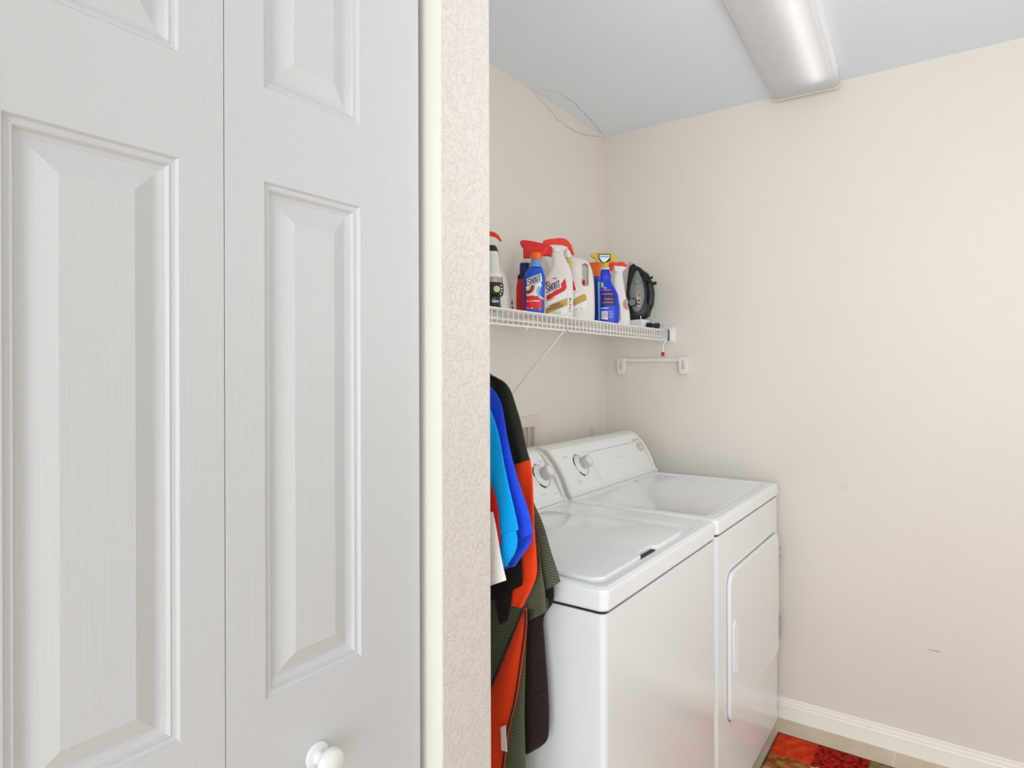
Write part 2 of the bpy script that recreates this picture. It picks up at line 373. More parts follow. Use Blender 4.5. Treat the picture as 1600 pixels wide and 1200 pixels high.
# ================================================================== CEILING LIGHT
lf = thing('ceiling_light', 'long white fluorescent ceiling light with ribbed plastic cover', 'ceiling light', (0.868, -0.036, H), math.radians(2.9))
LH = .034
def fix_prof(w, h, c): return [(-w, 0), (-w, -h + c), (-w + c * .35, -h + c * .3), (-w + c, -h), (w - c, -h), (w - c * .35, -h + c * .3), (w, -h + c), (w, 0)]
L = 1.24
bm = nb(); prism(bm, [(-.10, 0), (-.10, -.005), (.10, -.005), (.10, 0)], 'y', -L + .02, -.02); obj('housing', bm, M_whitep, lf, smooth=False)
bm = nb()
pr = [(-.116, -.003), (-.116, -LH + .013), (-.109, -LH + .003), (-.096, -LH)] + [(-.096 + .192 * k / 96, -LH - (.0007 if k % 2 else 0)) for k in range(1, 96)] + [(.096, -LH), (.109, -LH + .003), (.116, -LH + .013), (.116, -.003)]
A = [bm.verts.new((p[0], -L + .004, p[1])) for p in pr]; B = [bm.verts.new((p[0], -.004, p[1])) for p in pr]
for i in range(len(pr) - 1): bm.faces.new([A[i], A[i + 1], B[i + 1], B[i]])
lm = bpy.data.materials.new('ribbed_diffuser'); lm.use_nodes = True; nt = lm.node_tree
nt.nodes.remove(nt.nodes['Principled BSDF']); out = nt.nodes['Material Output']
tl = nd(nt, 'ShaderNodeBsdfTranslucent'); tl.inputs[0].default_value = (.9, .9, .9, 1)
gl = nd(nt, 'ShaderNodeBsdfPrincipled'); gl.inputs['Base Color'].default_value = (.74, .75, .77, 1); gl.inputs['Roughness'].default_value = .22
ms = nd(nt, 'ShaderNodeMixShader'); ms.inputs[0].default_value = .6
nt.links.new(tl.outputs[0], ms.inputs[1]); nt.links.new(gl.outputs[0], ms.inputs[2]); nt.links.new(ms.outputs[0], out.inputs[0])
obj('diffuser', bm, lm, lf, smooth=False)
for y0 in (-.004, -L):
    bm = nb(); prism(bm, fix_prof(.1175, LH + .0025, .014), 'y', y0, y0 + .004); obj('end_cap', bm, M_cream, lf, smooth=False)
bm = nb(); tube(bm, [(.050, -L + .05, -.0125), (.050, -.10, -.0125)], .007, 12)
obj('fluorescent_tube', bm, mat('lit_tube', (.9, .9, .9), .4, emit=((1, .99, .97), 2.8)), lf)

# ================================================================== WASHER AND DRYER
def console_prof(k=0):
    return [(.085, .925), (.287, .925), (.288, .938), (.279, .946), (.274, .950), (.196 + k, 1.074), (.186 + k, 1.086), (.168, 1.093), (.140, 1.095), (.085, 1.085)]
def console(parent, y0, y1):
    bm = nb(); prism(bm, console_prof(), 'y', y0 + .016, y1 - .016); c = obj('control_console', bm, M_panelplastic, parent, smooth=False)
    for ya, yb, s in ((y0, y0 + .015, 1), (y1 - .015, y1, -1)):
        bm = nb(); p = console_prof()
        p2 = [(.083, .925), (.289, .925), (.291, .94), (.281, .95), (.26, 1.0), (.23, 1.048), (.203, 1.078), (.185, 1.092), (.160, 1.098), (.130, 1.098), (.083, 1.088)]
        prism(bm, p2, 'y', ya, yb); obj('end_cap', bm, M_cap, parent, bevel=.004)
    bm = nb(); box(bm, .2, .2895, y0 + .01, y1 - .01, .9262, .9295); obj('seam', bm, M_dark, parent, smooth=False)
    bm = nb(); box(bm, .2, .2888, y0 + .016, y1 - .016, .936, .9385); obj('trim_line', bm, M_lgrey, parent, smooth=False)
    return c
_d = Vector((.196 - .274, 0, 1.074 - .950)); _n = Vector((_d.z, 0, -_d.x)).normalized(); _t = _d.normalized()
PB = Vector((.274, 0, .950))
def cpt(y, s, h=0): return Vector((PB.x + _t.x * s + _n.x * h, y, PB.z + _t.z * s + _n.z * h))   # s along the slope
def cmat(y, s):
    o = cpt(y, s); X = Vector((0, 1, 0)); Z = _n; Y = Z.cross(X)
    return Matrix(((X.x, Y.x, Z.x, o.x), (X.y, Y.y, Z.y, o.y), (X.z, Y.z, Z.z, o.z), (0, 0, 0, 1)))
def ring_arc(bm, mt, r, w, a0, a1, h=.0008, n=40):
    vs = []
    for k in range(n + 1):
        a = math.radians(a0 + (a1 - a0) * k / n)
        vs.append((bm.verts.new(mt @ Vector((r * math.cos(a), r * math.sin(a), h))), bm.verts.new(mt @ Vector(((r + w) * math.cos(a), (r + w) * math.sin(a), h)))))
    for A, B in zip(vs, vs[1:]): bm.faces.new([A[0], A[1], B[1], B[0]])
def big_knob(parent, y, s):
    mt = cmat(y, s)
    bm = nb(); lathe(bm, [(.0365, 0), (.0365, .001), (.035, .0022), (.026, .006), (.018, .010), (.018, .012)], 40, mt); d = obj('dial_skirt', bm, M_panelplastic, parent)
    bm = nb(); ring_arc(bm, mt, .0385, .0012, 60, 395); ring_arc(bm, mt, .0405, .004, 125, 175, .0009); ring_arc(bm, mt, .0405, .004, 215, 258, .0009); ring_arc(bm, mt, .0415, .0025, 95, 112, .0009)
    obj('dial_print', bm, M_dark, parent, smooth=False)
    bm = nb(); lathe(bm, [(.019, .009), (.0215, .012), (.0225, .020), (.0235, .032), (.0225, .037), (.0195, .040), (.017, .0405), (.0165, .0395), (.001, .0395)], 36, mt)
    k = obj('timer_knob', bm, M_knob, parent)
    bm = nb(); lathe(bm, [(.0165, .0390), (.016, .0402), (.001, .0404)], 32, mt); obj('knob_face', bm, M_knobface, k)
def tick_text(parent, items, m=M_lgrey, name='printed_marking'):
    for y, s, w, h in items:
        bm = nb()
        a = [cpt(y, s, .0006), cpt(y + w, s, .0006), cpt(y + w, s + h, .0006), cpt(y, s + h, .0006)]
        bm.faces.new([bm.verts.new(p) for p in a])
        obj(name, bm, m, parent, smooth=False)
def enamel_top(parent, x0, x1, y0, y1, z0, z1, inner, depth, name='top_panel', r=.018):
    """top shell with rounded corners and a shallow recess"""
    bm = nb(); n = 8
    def ring(a, z, ins, rr): return [bm.verts.new((p[0], p[1], z)) for p in rrect(a[0] + ins, a[1] - ins, a[2] + ins, a[3] - ins, rr, n)]
    o = (x0, x1, y0, y1)
    Rr = [ring(o, z0, .002, r), ring(o, z0 + .004, 0, r), ring(o, z1 - .010, 0.001, r), ring(o, z1 - .004, .003, r), ring(o, z1, .010, r)]
    i = inner; R2 = [ring(i, z1, 0, .03), ring(i, z1 - depth * .4, .003, .028), ring(i, z1 - depth, .010, .025)]
    Rs = Rr + R2
    for A, B in zip(Rs, Rs[1:]):
        m = len(A)
        for k in range(m): bm.faces.new([A[k], A[(k + 1) % m], B[(k + 1) % m], B[k]])
    bm.faces.new(Rs[-1]); bm.faces.new(list(reversed(Rs[0])))
    return obj(name, bm, M_enam2, parent, angle=15)
XW = 0.770
def body(parent, y0, y1, z1):
    bm = nb(); prism(bm, rrect(.10, XW, y0, y1, .014, 6), 'z', .03, z1)
    return obj('cabinet_body', bm, M_enam, parent, angle=17)
# --- washer
WY0, WY1 = -1.522, -.8355
ws = thing('washing_machine', 'white top-loading washing machine, lid closed, beside the hanging shirts', 'washing machine', (0, 0, 0))
body(ws, WY0 + .002, WY1 - .001, .878)
bm = nb(); prism(bm, rrect(.105, XW - .004, WY0 + .006, WY1 - .004, .012), 'z', .877, .8845); obj('seam', bm, M_dark, ws, smooth=False)
enamel_top(ws, .10, XW + .004, WY0, WY1, .884, .930, (.30, XW - .022, WY0 + .022, -.925), .004)
# lid with a notch in its front edge
LX1, LY0, LY1 = .742, -1.488, -1.000
lp = rrect(.31, LX1, LY0, LY1, .03)
def lid_outline(ins):
    x1 = LX1 - ins; p = []
    base_ = rrect(.31 + ins, x1, LY0 + ins, LY1 - ins, max(.03 - ins, .012), 6)
    for q_ in base_: p.append(q_)
    # insert notch along x=x1 edge, ordered from corner (x1, low y) to (x1, high y); base_ starts at (x1, high)
    notch = [(x1, -1.290), (x1 - .002, -1.280), (x1 - .014, -1.268), (x1 - .016, -1.258), (x1 - .016, -1.200), (x1 - .014, -1.190), (x1 - .002, -1.178), (x1, -1.168)]
    return p + notch
bm = nb(); Rl = []
for z, i_ in ((.9262, 0), (.9325, 0), (.9350, .0015), (.9362, .006)): Rl.append([bm.verts.new((p[0], p[1], z)) for p in lid_outline(i_)])
for A, B in zip(Rl, Rl[1:]):
    for k in range(len(A)): bm.faces.new([A[k], A[(k + 1) % len(A)], B[(k + 1) % len(A)], B[k]])
bm.faces.new(Rl[-1]); bm.faces.new(list(reversed(Rl[0])))
lid = obj('lid', bm, M_enam2, ws, angle=16)
bm = nb(); prism(bm, [(LX1 - .0145, -1.276), (LX1 - .002, -1.284), (LX1 + .001, -1.284), (LX1 + .001, -1.20), (LX1 - .004, -1.19), (LX1 - .0145, -1.19)], 'z', .9258, .9272)
obj('finger_slot', bm, M_dark, ws, smooth=False)
console(ws, WY0 + .004, WY1 - .003)
big_knob(ws, -.905, .082)
tick_text(ws, [(-.885, .130, .022, .0015), (-.885, .126, .012, .0015), (-.89, .012, .02, .0015), (-.955, .02, .02, .0015), (-.96, .128, .018, .0012)])
for yy in (WY0 + .06, WY1 - .06):
    for xx in (.16, .70):
        bm = nb(); lathe(bm, [(.02, 0), (.02, .012), (.008, .014), (.008, .032)], 16, Matrix.Translation((xx, yy, 0))); obj('levelling_foot', bm, M_black, ws)
# --- dryer
DY0, DY1 = -.822, -.078
dy = thing('clothes_dryer', 'white front-loading clothes dryer standing between the washer and the bare wall', 'dryer', (0, 0, 0))
body(dy, DY0 + .001, DY1 - .002, .880)
bm = nb(); prism(bm, rrect(.105, XW - .004, DY0 + .004, DY1 - .004, .012), 'z', .879, .8865); obj('seam', bm, M_dark, dy, smooth=False)
enamel_top(dy, .10, XW + .004, DY0, DY1, .886, .930, (.295, XW - .03, DY0 + .035, DY1 - .035), .0035)
bm = nb(); pr_ = rrect(.292, .40, -.37, -.15, .02); prism(bm, pr_, 'z', .9266, .9290); f_ = obj('lint_cover', bm, M_enam2, dy, bevel=.001)
bm = nb(); lathe(bm, [(.004, 0), (.004, .0012), (.001, .0016)], 12, Matrix.Translation((.372, -.19, .929))); obj('screw', bm, M_grey, f_)
bm = nb(); lathe(bm, [(.003, 0), (.003, .0012), (.001, .0016)], 12, Matrix.Translation((.31, -.345, .929))); obj('screw', bm, M_grey, f_)
# door with seam gap
def yz_prism(bm, y0, y1, z0, z1, r, xa, xb, rings=None):
    pass
DO = (-.722, -.105, .296, .750)
bm = nb(); prism(bm, [(p[0], p[1]) for p in rrect(DO[0] - .0035, DO[1] + .0035, DO[2] - .0035, DO[3] + .0035, .045)], 'x', XW - .004, XW + .0008); obj('door_gap', bm, mat('door_gap_shade', (.30, .29, .28), .6), dy, smooth=False)
bm = nb(); Rr = []
for x, i in ((XW - .002, 0), (XW + .006, 0), (XW + .0095, .0015), (XW + .011, .005)):
    Rr.append([bm.verts.new((x, p[0], p[1])) for p in rrect(DO[0] + i, DO[1] - i, DO[2] + i, DO[3] - i, .042 - i)])
for A, B in zip(Rr, Rr[1:]):
    for k in range(len(A)): bm.faces.new([A[k], A[(k + 1) % len(A)], B[(k + 1) % len(A)], B[k]])
bm.faces.new(Rr[-1]); bm.faces.new(list(reversed(Rr[0])))
ddoor = obj('door', bm, M_enam, dy, angle=16)
bm = nb()
Rr = []
hx = XW + .011
for x, i in ((hx - .0005, 0), (hx + .0035, .001), (hx + .0045, .003), (hx + .003, .0065), (hx + .0006, .009)):
    Rr.append([bm.verts.new((x, p[0], p[1])) for p in rrect(-.694 + i, -.658 - i, .436 + i, .600 - i, .0175 - i * .9)])
for A, B in zip(Rr, Rr[1:]):
    for k in range(len(A)): bm.faces.new([A[k], A[(k + 1) % len(A)], B[(k + 1) % len(A)], B[k]])
bm.faces.new(Rr[-1]); bm.faces.new(list(reversed(Rr[0])))
obj('door_handle', bm, M_enam, ddoor, angle=60)
for z0 in (.610, .345):
    bm = nb(); box(bm, XW, XW + .013, -.1035, -.0965, z0, z0 + .085); tube(bm, [(XW + .010, -.1015, z0), (XW + .010, -.1015, z0 + .085)], .0045, 10)
    for k in range(3): box(bm, XW, XW + .0155, -.109, -.094, z0 + .01 + k * .028, z0 + .022 + k * .028)
    obj('hinge', bm, mat('hinge_metal', (.45, .45, .44), .35, metal=.6), ddoor, smooth=False)
console(dy, DY0 + .012, DY1 - .002)
big_knob(dy, -.640, .085)
bm = nb(); mt = cmat(-.118, .098); lathe(bm, [(.018, 0), (.018, .0015), (.013, .003), (.0125, .014), (.0115, .016), (.0005, .0165)], 28, mt); obj('start_knob', bm, M_beige, dy)
bm = nb(); ring_arc(bm, mt, .0185, .0015, 80, 300); obj('knob_print', bm, M_grey, dy, smooth=False)
tick_text(dy, [(-.560, .1245, .44, .0012), (-.560, .004, .0012, .1195)], M_grey, 'panel_line')
tick_text(dy, [(-.735, .125, .035, .0022), (-.735, .115, .008, .0022), (-.72, .028, .035, .0022), (-.72, .018, .008, .0022), (-.60, .129, .03, .0014), (-.60, .016, .03, .0014), (-.35, .085, .02, .0012), (-.36, .079, .04, .0012), (-.13, .058, .03, .0014), (-.70, .045, .008, .003), (-.745, .06, .006, .002)])
# brand lettering: real letters, drawn from font outlines
def text_mesh(s, size, shear=0, sx=1, offset=0, bold=0):
    cu = bpy.data.curves.new('t', 'FONT'); cu.body = s; cu.size = size; cu.shear = shear; cu.offset = offset; cu.resolution_u = 3
    cu.align_x = 'CENTER'; cu.align_y = 'CENTER'
    o = bpy.data.objects.new('t', cu); COL.objects.link(o)
    bpy.context.view_layer.update()
    dg = bpy.context.evaluated_depsgraph_get()
    me = bpy.data.meshes.new_from_object(o.evaluated_get(dg))
    bpy.data.objects.remove(o); bpy.data.curves.remove(cu)
    vs = [(v.co.x * sx, v.co.y) for v in me.vertices]; fs = [tuple(p.vertices) for p in me.polygons]
    bpy.data.meshes.remove(me)
    return vs, fs
vs, fs = text_mesh('Whirlpool', .012)
bm = nb(); V = [bm.verts.new(cpt(-.125 + x, .134 + y, .0007)) for x, y in vs]
for f in fs:
    try: bm.faces.new([V[i] for i in f])
    except ValueError: pass
obj('lettering', bm, M_grey, dy, smooth=False)
for yy in (DY0 + .06, DY1 - .06):
    for xx in (.16, .70):
        bm = nb(); lathe(bm, [(.02, 0), (.02, .012), (.008, .014), (.008, .032)], 16, Matrix.Translation((xx, yy, 0))); obj('levelling_foot', bm, M_black, dy)

# ================================================================== WIRE SHELF
SZ = 1.5355; SY0, SY1 = -1.775, -.020
sh = thing('wire_shelf', 'white vinyl-coated wire shelf across the alcove above the machines', 'shelf', (0, 0, 0))
bm = nb()
n = int((SY1 - SY0 - .02) / .0254)
for k in range(n + 1):
    y = SY1 - .012 - k * .0254
    tube(bm, [(.006, y, SZ), (.298, y, SZ), (.306, y, SZ - .003), (.3085, y, SZ - .010), (.3085, y, SZ - .046)], .0016, 6)
obj('cross_wires', bm, M_vinyl, sh)
for x, z in ((.006, SZ - .003), (.15, SZ - .0045), (.2965, SZ - .0045), (.312, SZ - .003), (.312, SZ - .046), (.2965, SZ - .030)):
    bm = nb(); tube(bm, [(x, SY0, z), (x, SY1, z)], .0028, 8); obj('long_wire', bm, M_vinyl, sh)
bm = nb()
tube(bm, [(.300, -.882, SZ - .046), (.014, -.882, 1.195)], .0045, 8)
box(bm, .0, .008, -.892, -.872, 1.165, 1.215)
tube(bm, [(.298, -.882, SZ - .036), (.305, -.882, SZ - .054), (.316, -.882, SZ - .052), (.318, -.882, SZ - .040)], .003, 8)
obj('brace', bm, M_vinyl, sh)
bm = nb(); tube(bm, [(.312, -1.113, SZ - .05), (.306, -1.113, SZ - .058), (.298, -1.113, SZ - .054)], .004, 8); obj('clip', bm, M_vinyl, sh)
bm = nb()
box(bm, .265, .338, -.004, 0, 1.484, 1.546); box(bm, .265, .335, -.030, -.0035, 1.540, 1.546); box(bm, .322, .327, -.028, -.004, 1.484, 1.541); box(bm, .296, .327, -.028, -.004, 1.480, 1.485)
eb = obj('wall_bracket', bm, M_whitep, sh, smooth=False)
for xx in (.283, .314):
    bm = nb(); lathe(bm, [(.0035, 0), (.003, .002), (.0005, .0025)], 12, Matrix.Translation((xx, -.018, 1.546))); obj('screw', bm, M_grey, eb)
bm = nb(); box(bm, .3145, .3205, -.0215, -.0035, 1.488, 1.532); obj('end_cap', bm, M_black, sh, smooth=False)
hk = thing('utility_hook', 'small white wire hook with a red tip hanging from the shelf end', 'hook', (.3085, -.072, 1.433))
bm = nb(); tube(bm, [(.0035, 0, .063), (.012, 0, .058), (.012, 0, .050), (.005, 0, .040), (.003, 0, .020), (0.001, 0, .004)], .003, 8); obj('wire', bm, M_vinyl, hk)
bm = nb(); box(bm, -.005, .007, -.005, .005, -.012, .006); obj('tip', bm, M_red, hk, bevel=.002, label='red plastic tip')
# ironing board holder on the back wall
ih = thing('wall_holder', 'white plastic ironing board holder screwed to the wall below the shelf end', 'wall holder', (0, 0, 0))
M_hold = mat('holder_plastic', (0.82, 0.78, 0.73), 0.4)
bm = nb(); box(bm, .080, .395, -.018, 0, 1.398, 1.415); obj('crossbar', bm, M_hold, ih, bevel=.004)
for x0 in (.069, .358):
    bm = nb(); prism(bm, [(x0, 1.418), (x0 + .043, 1.418), (x0 + .040, 1.350), (x0 + .034, 1.344), (x0 + .010, 1.344), (x0 + .004, 1.350)], 'y', -.026, -.0005); h_ = obj('hanging_arm', bm, M_hold, ih, bevel=.003)
    bm = nb(); prism(bm, [(x0 + .020, 1.405), (x0 + .024, 1.405), (x0 + .028, 1.370), (x0 + .027, 1.365), (x0 + .016, 1.365), (x0 + .016, 1.370)], 'y', -.0268, -.0255); obj('slot', bm, M_lgrey, h_, smooth=False)
# laundry outlet box on the left wall
ob = thing('outlet_box', 'beige recessed laundry valve box on the wall behind the washer', 'outlet box', (0, 0, 0))
bm = nb(); y0, y1, z0, z1 = -.78, -.575, .97, 1.190; i0, i1, j0, j1 = -.750, -.607, 1.0, 1.148
for a in ((y0, y1, j1, z1), (y0, y1, z0, j0), (y0, i0, j0, j1), (i1, y1, j0, j1)): box(bm, 0, .009, *a)
obj('frame', bm, mat('outlet_frame', (.74, .66, .57), .5), ob, smooth=False)
bm = nb(); box(bm, 0, .002, i0, i1, j0, j1); obj('back_plate', bm, mat('outlet_back', (.50, .42, .34), .6), ob, smooth=False)
bm = nb(); box(bm, .001, .007, -.652, -.640, j0, j1); box(bm, .001, .006, i1 - .008, i1, j0, j1); obj('divider', bm, mat('outlet_divider', (.60, .52, .42), .6), ob, smooth=False)

# ================================================================== RUG
rg = bpy.data.meshes.new('rug'); bm = nb()
RX0, RX1, RY0, RY1 = .786, 1.60, -1.75, -.135
NX, NY = 150, 240
def patch(x, y):
    u, v = x - RX0, RY1 - y
    c = 0 if v < .15 + .004 * math.sin(u * 60) else 1 if v < .245 else 2 if v < .42 else 3
    r = 0 if u < .135 else 1 if u < .298 else 2
    T = [[0, 1, 2], [3, 4, 0], [4, 0, 1], [1, 3, 4]]
    return T[c % 4][r] if v < .62 else T[int(v / .21) % 4][(int(u / .16)) % 3]
G_ = []
for j in range(NY + 1):
    row = []
    for i in range(NX + 1):
        x = RX0 + (RX1 - RX0) * i / NX; y = RY0 + (RY1 - RY0) * j / NY
        e = min(i, NX - i, j, NY - j)
        z = .0085 + (random.random() - .5) * .0022 - (.003 if e == 0 else 0)
        row.append(bm.verts.new((x + (random.random() - .5) * .0015, y + (random.random() - .5) * .0015, z)))
    G_.append(row)
for j in range(NY):
    for i in range(NX):
        f = bm.faces.new([G_[j][i], G_[j][i + 1], G_[j + 1][i + 1], G_[j + 1][i]])
        x = RX0 + (RX1 - RX0) * (i + .5) / NX; y = RY0 + (RY1 - RY0) * (j + .5) / NY; f.material_index = patch(x, y)
def pile(name, c, c2, sc):
    m = mat(name, c, .95, bump=((600, 600, 600), .8, .003)); nt = m.node_tree; b = nt.nodes['Principled BSDF']; b.inputs['Specular IOR Level'].default_value = .1
    tc = [n for n in nt.nodes if n.type == 'TEX_COORD'][0]
    nz = nd(nt, 'ShaderNodeTexNoise'); nz.inputs['Scale'].default_value = sc; nz.inputs['Detail'].default_value = 4; nt.links.new(tc.outputs['Object'], nz.inputs['Vector'])
    r = nd(nt, 'ShaderNodeValToRGB'); r.color_ramp.elements[0].position = .40; r.color_ramp.elements[0].color = (*c, 1); r.color_ramp.elements[1].position = .62; r.color_ramp.elements[1].color = (*c2, 1)
    nt.links.new(nz.outputs[0], r.inputs[0]); nt.links.new(r.outputs[0], b.inputs['Base Color']); return m
PM = [pile('orange_red_pile', rgb(205, 52, 22), rgb(222, 80, 40), 30), pile('dark_red_pile', rgb(110, 10, 12), rgb(190, 45, 30), 75), pile('olive_tan_pile', rgb(128, 112, 78), rgb(150, 132, 92), 50),
      pile('brown_pile', rgb(140, 76, 40), rgb(182, 124, 70), 35), pile('sand_pile', rgb(190, 152, 96), rgb(206, 172, 116), 40)]
pr_rug = thing('rug', 'patchwork pile rug in orange, red, brown and tan on the tiles', 'rug', (0, 0, 0))
obj('pile', bm, PM, pr_rug)
bm = nb(); prism(bm, rrect(RX0 - .003, RX1 + .003, RY0 - .003, RY1 + .003, .004, 2), 'z', .0002, .0062); obj('binding', bm, mat('dark_binding', (.045, .02, .012), .9), pr_rug, smooth=False)

# ================================================================== HANGING GARMENTS
def cloth(name, y, rows, m, parent, th=.012, folds=(3, .003, 0), sub=5, seg=22, closed=False, edge=None):
    """a flattened sleeve of cloth: each row is (xl, zl, xr, zr); rings are thin ovals with soft folds"""
    R = smooth_rows(rows, sub); bm = nb(); rings = []
    N = len(R); nf, fa, ph = folds
    for i, (xl, zl, xr, zr) in enumerate(R):
        t = i / (N - 1); ring = []
        for k in range(seg):
            a = 2 * PI * k / seg; cx = math.cos(a); sy = math.sin(a)
            u = .5 + .5 * (abs(cx) ** .8) * (1 if cx > 0 else -1)
            e = math.sqrt(max(0, 1 - (2 * u - 1) ** 2)); tt = th * min(1, .45 + 1.2 * t)
            off = fa * math.sin(u * nf * 2 * PI + ph + t * 2.2) * min(1, t * 2.5 + .3) + fa * .5 * math.sin(u * nf * 5.1 + t * 9 + ph)
            ring.append(bm.verts.new((xl + (xr - xl) * u, y + off + sy * (tt * (.35 + .65 * e)) * (abs(sy) ** -.3 if abs(sy) > .05 else 1), zl + (zr - zl) * u)))
        rings.append(ring)
    def inner(ring, up, k):
        c = sum((v.co for v in ring), Vector()) / len(ring)
        return [bm.verts.new(c + (v.co - c) * k + Vector((0, 0, up))) for v in ring]
    deep = inner(rings[-5], 0, .84); rings.append(inner(rings[-1], .0005, .93)); rings.append(deep)
    for A, B in zip(rings, rings[1:]):
        for k in range(seg): bm.faces.new([A[k], A[(k + 1) % seg], B[(k + 1) % seg], B[k]])
    bm.faces.new(rings[0]); bm.faces.new(list(reversed(rings[-1])))
    o = obj(name, bm, m, parent, angle=80)
    if edge:   # piping along the hem
        bm = nb(); hem = rings and None
    return o
GAR = {
'white':(-1.755,[(0.621,1.107,0.673,1.114),(0.621,1.073,0.680,1.081),(0.621,1.027,0.690,1.036),(0.621,0.963,0.700,0.999)]),
'red':(-1.738,[(0.608,1.173,0.650,1.171),(0.612,1.115,0.668,1.127),(0.618,1.080,0.674,1.083),(0.624,1.035,0.676,1.054)]),
'lb':(-1.718,[(0.600,1.307,0.636,1.295),(0.601,1.241,0.655,1.250),(0.607,1.170,0.674,1.179),(0.617,1.100,0.692,1.115),(0.652,1.060,0.702,1.079)]),
'lbfold':(-1.722,[(0.658,1.067,0.698,1.077),(0.661,1.048,0.701,1.055),(0.664,1.028,0.695,1.036),(0.670,1.008,0.675,1.010)]),
'rb':(-1.688,[(0.568,1.342,0.619,1.329),(0.572,1.287,0.644,1.299),(0.578,1.213,0.662,1.225),(0.587,1.140,0.683,1.156),(0.613,1.076,0.705,1.106),(0.639,1.023,0.715,1.070)]),
'rbfold':(-1.684,[(0.639,1.036,0.708,1.066),(0.640,1.022,0.708,1.050),(0.642,1.006,0.688,1.025),(0.648,0.992,0.671,1.001)]),
'bk':(-1.65,[(0.536,1.129,0.624,1.125),(0.541,1.013,0.659,1.032),(0.547,0.950,0.664,0.978),(0.585,0.907,0.665,0.955)]),
'bklobe':(-1.655,[(0.596,0.929,0.639,0.949),(0.602,0.899,0.637,0.913),(0.608,0.876,0.632,0.884),(0.616,0.873,0.626,0.876)]),
'olsh':(-1.616,[(0.526,1.364,0.551,1.357),(0.531,1.334,0.609,1.335),(0.551,1.282,0.629,1.285),(0.583,1.219,0.646,1.225),(0.615,1.172,0.658,1.189)]),
'orsl':(-1.624,[(0.621,1.174,0.663,1.190),(0.627,1.134,0.669,1.145),(0.629,1.059,0.674,1.059),(0.626,0.983,0.679,0.992),(0.623,0.938,0.674,0.957),(0.621,0.902,0.647,0.902)]),
'olslv':(-1.575,[(0.611,1.151,0.627,1.146),(0.614,1.099,0.639,1.096),(0.617,1.048,0.661,1.054),(0.622,0.996,0.680,1.003),(0.645,0.942,0.693,0.970),(0.666,0.922,0.700,0.947)]),
'olslv2':(-1.598,[(0.620,1.014,0.666,1.021),(0.620,0.963,0.675,0.973),(0.620,0.918,0.681,0.934),(0.629,0.890,0.685,0.896)]),
'olhem':(-1.58,[(0.612,0.905,0.675,0.911),(0.617,0.880,0.675,0.895),(0.623,0.868,0.674,0.885),(0.628,0.857,0.654,0.872)]),
'olbody':(-1.61,[(0.441,0.975,0.633,1.006),(0.441,0.837,0.645,0.889),(0.440,0.727,0.645,0.781),(0.440,0.616,0.643,0.680),(0.439,0.506,0.643,0.579),(0.439,0.382,0.642,0.466)]),
'orpanel':(-1.628,[(0.653,0.902,0.659,0.901),(0.627,0.846,0.657,0.860),(0.595,0.775,0.645,0.788),(0.562,0.701,0.633,0.720),(0.533,0.628,0.615,0.652),(0.516,0.543,0.603,0.574),(0.516,0.424,0.590,0.454)]),
'brsl':(-1.556,[(0.591,0.960,0.673,0.942),(0.591,0.893,0.672,0.897),(0.591,0.844,0.648,0.857),(0.591,0.782,0.652,0.798),(0.590,0.677,0.661,0.698),(0.593,0.620,0.661,0.636),(0.600,0.583,0.656,0.611),(0.609,0.571,0.642,0.594)]),
}
def g(key, name, m, parent, th=.008, folds=(1.5, .0025, 0), **k):
    y, rows = GAR[key]; return cloth(name, y, rows, m, parent, th, folds, **k)
def hanger(parent, y, xc=.3105, w=.20, zt=1.425):
    bm = nb()
    pts = [(xc, y, zt)]
    tube(bm, [(xc - w, y, zt - .095), (xc - .03, y, zt - .012), (xc, y, zt), (xc + .03, y, zt - .012), (xc + w, y, zt - .095), (xc, y, zt - .100), (xc - w, y, zt - .095)], .0032, 8)
    tube(bm, [(xc, y, zt), (xc, y, zt + .035), (xc + .010, y, zt + .050), (xc + .011, y, zt + .066), (xc + .0045, y, zt + .0735), (xc - .005, y, zt + .070)], .0022, 8)
    obj('hanger', bm, M_whitep, parent)
def torso(parent, y, m, hem, th=.014, xr=.57, zs=1.335, xc=.3105):
    xl = 2 * xc - xr
    cloth('body', y, [(xc - .06, 1.424, xc + .06, 1.424), (xc - .14, 1.385, xc + .14, 1.385), (xl + .02, zs, xr - .02, zs), (xl + .03, 1.20, xr - .03, 1.20), (xl + .03, .95, xr - .03, .95), (xl + .02, hem, xr - .02, hem)], m, parent, th, (2, .004, y * 40))
    cloth('sleeve', y, [(xl - .01 + .06, zs + .025, xl + .09, zs + .01), (xl - .05, 1.24, xl + .05, 1.20), (xl - .10, 1.08, xl + .02, 1.04)], m, parent, th * .8, (1, .003, 1))
def shirt(label, y, m, hem, th=.010, xr=.57):
    t = thing('hanging_shirt', label, 'shirt', (0, 0, 0), group='clothes hanging from the shelf'); hanger(t, y); torso(t, y, m, hem, th, xr); return t
t = shirt('white cotton garment hanging nearest the wall edge, in front of the blue shirts', -1.757, F_white, .96, .006, .52)
g('white', 'sleeve', F_white, t, .005, (1, .001, 0))
t = shirt('red shirt whose thin edge shows between the white garment and turquoise sleeve', -1.740, F_red, .90, .006, .52)
g('red', 'sleeve', F_red, t, .005, (1, .001, 0))
t = shirt('bright turquoise-blue short-sleeved shirt hanging in front of the royal blue one', -1.718, F_lb, .80, .007, .54)
g('lb', 'sleeve', F_lb, t, .007, (1.2, .0022, .5)); g('lbfold', 'sleeve_lining', F_lb, t, .006, (1, .002, 2))
t = shirt('royal blue heathered shirt hanging between the turquoise and the olive shirts', -1.688, F_rb, .82, .008, .54)
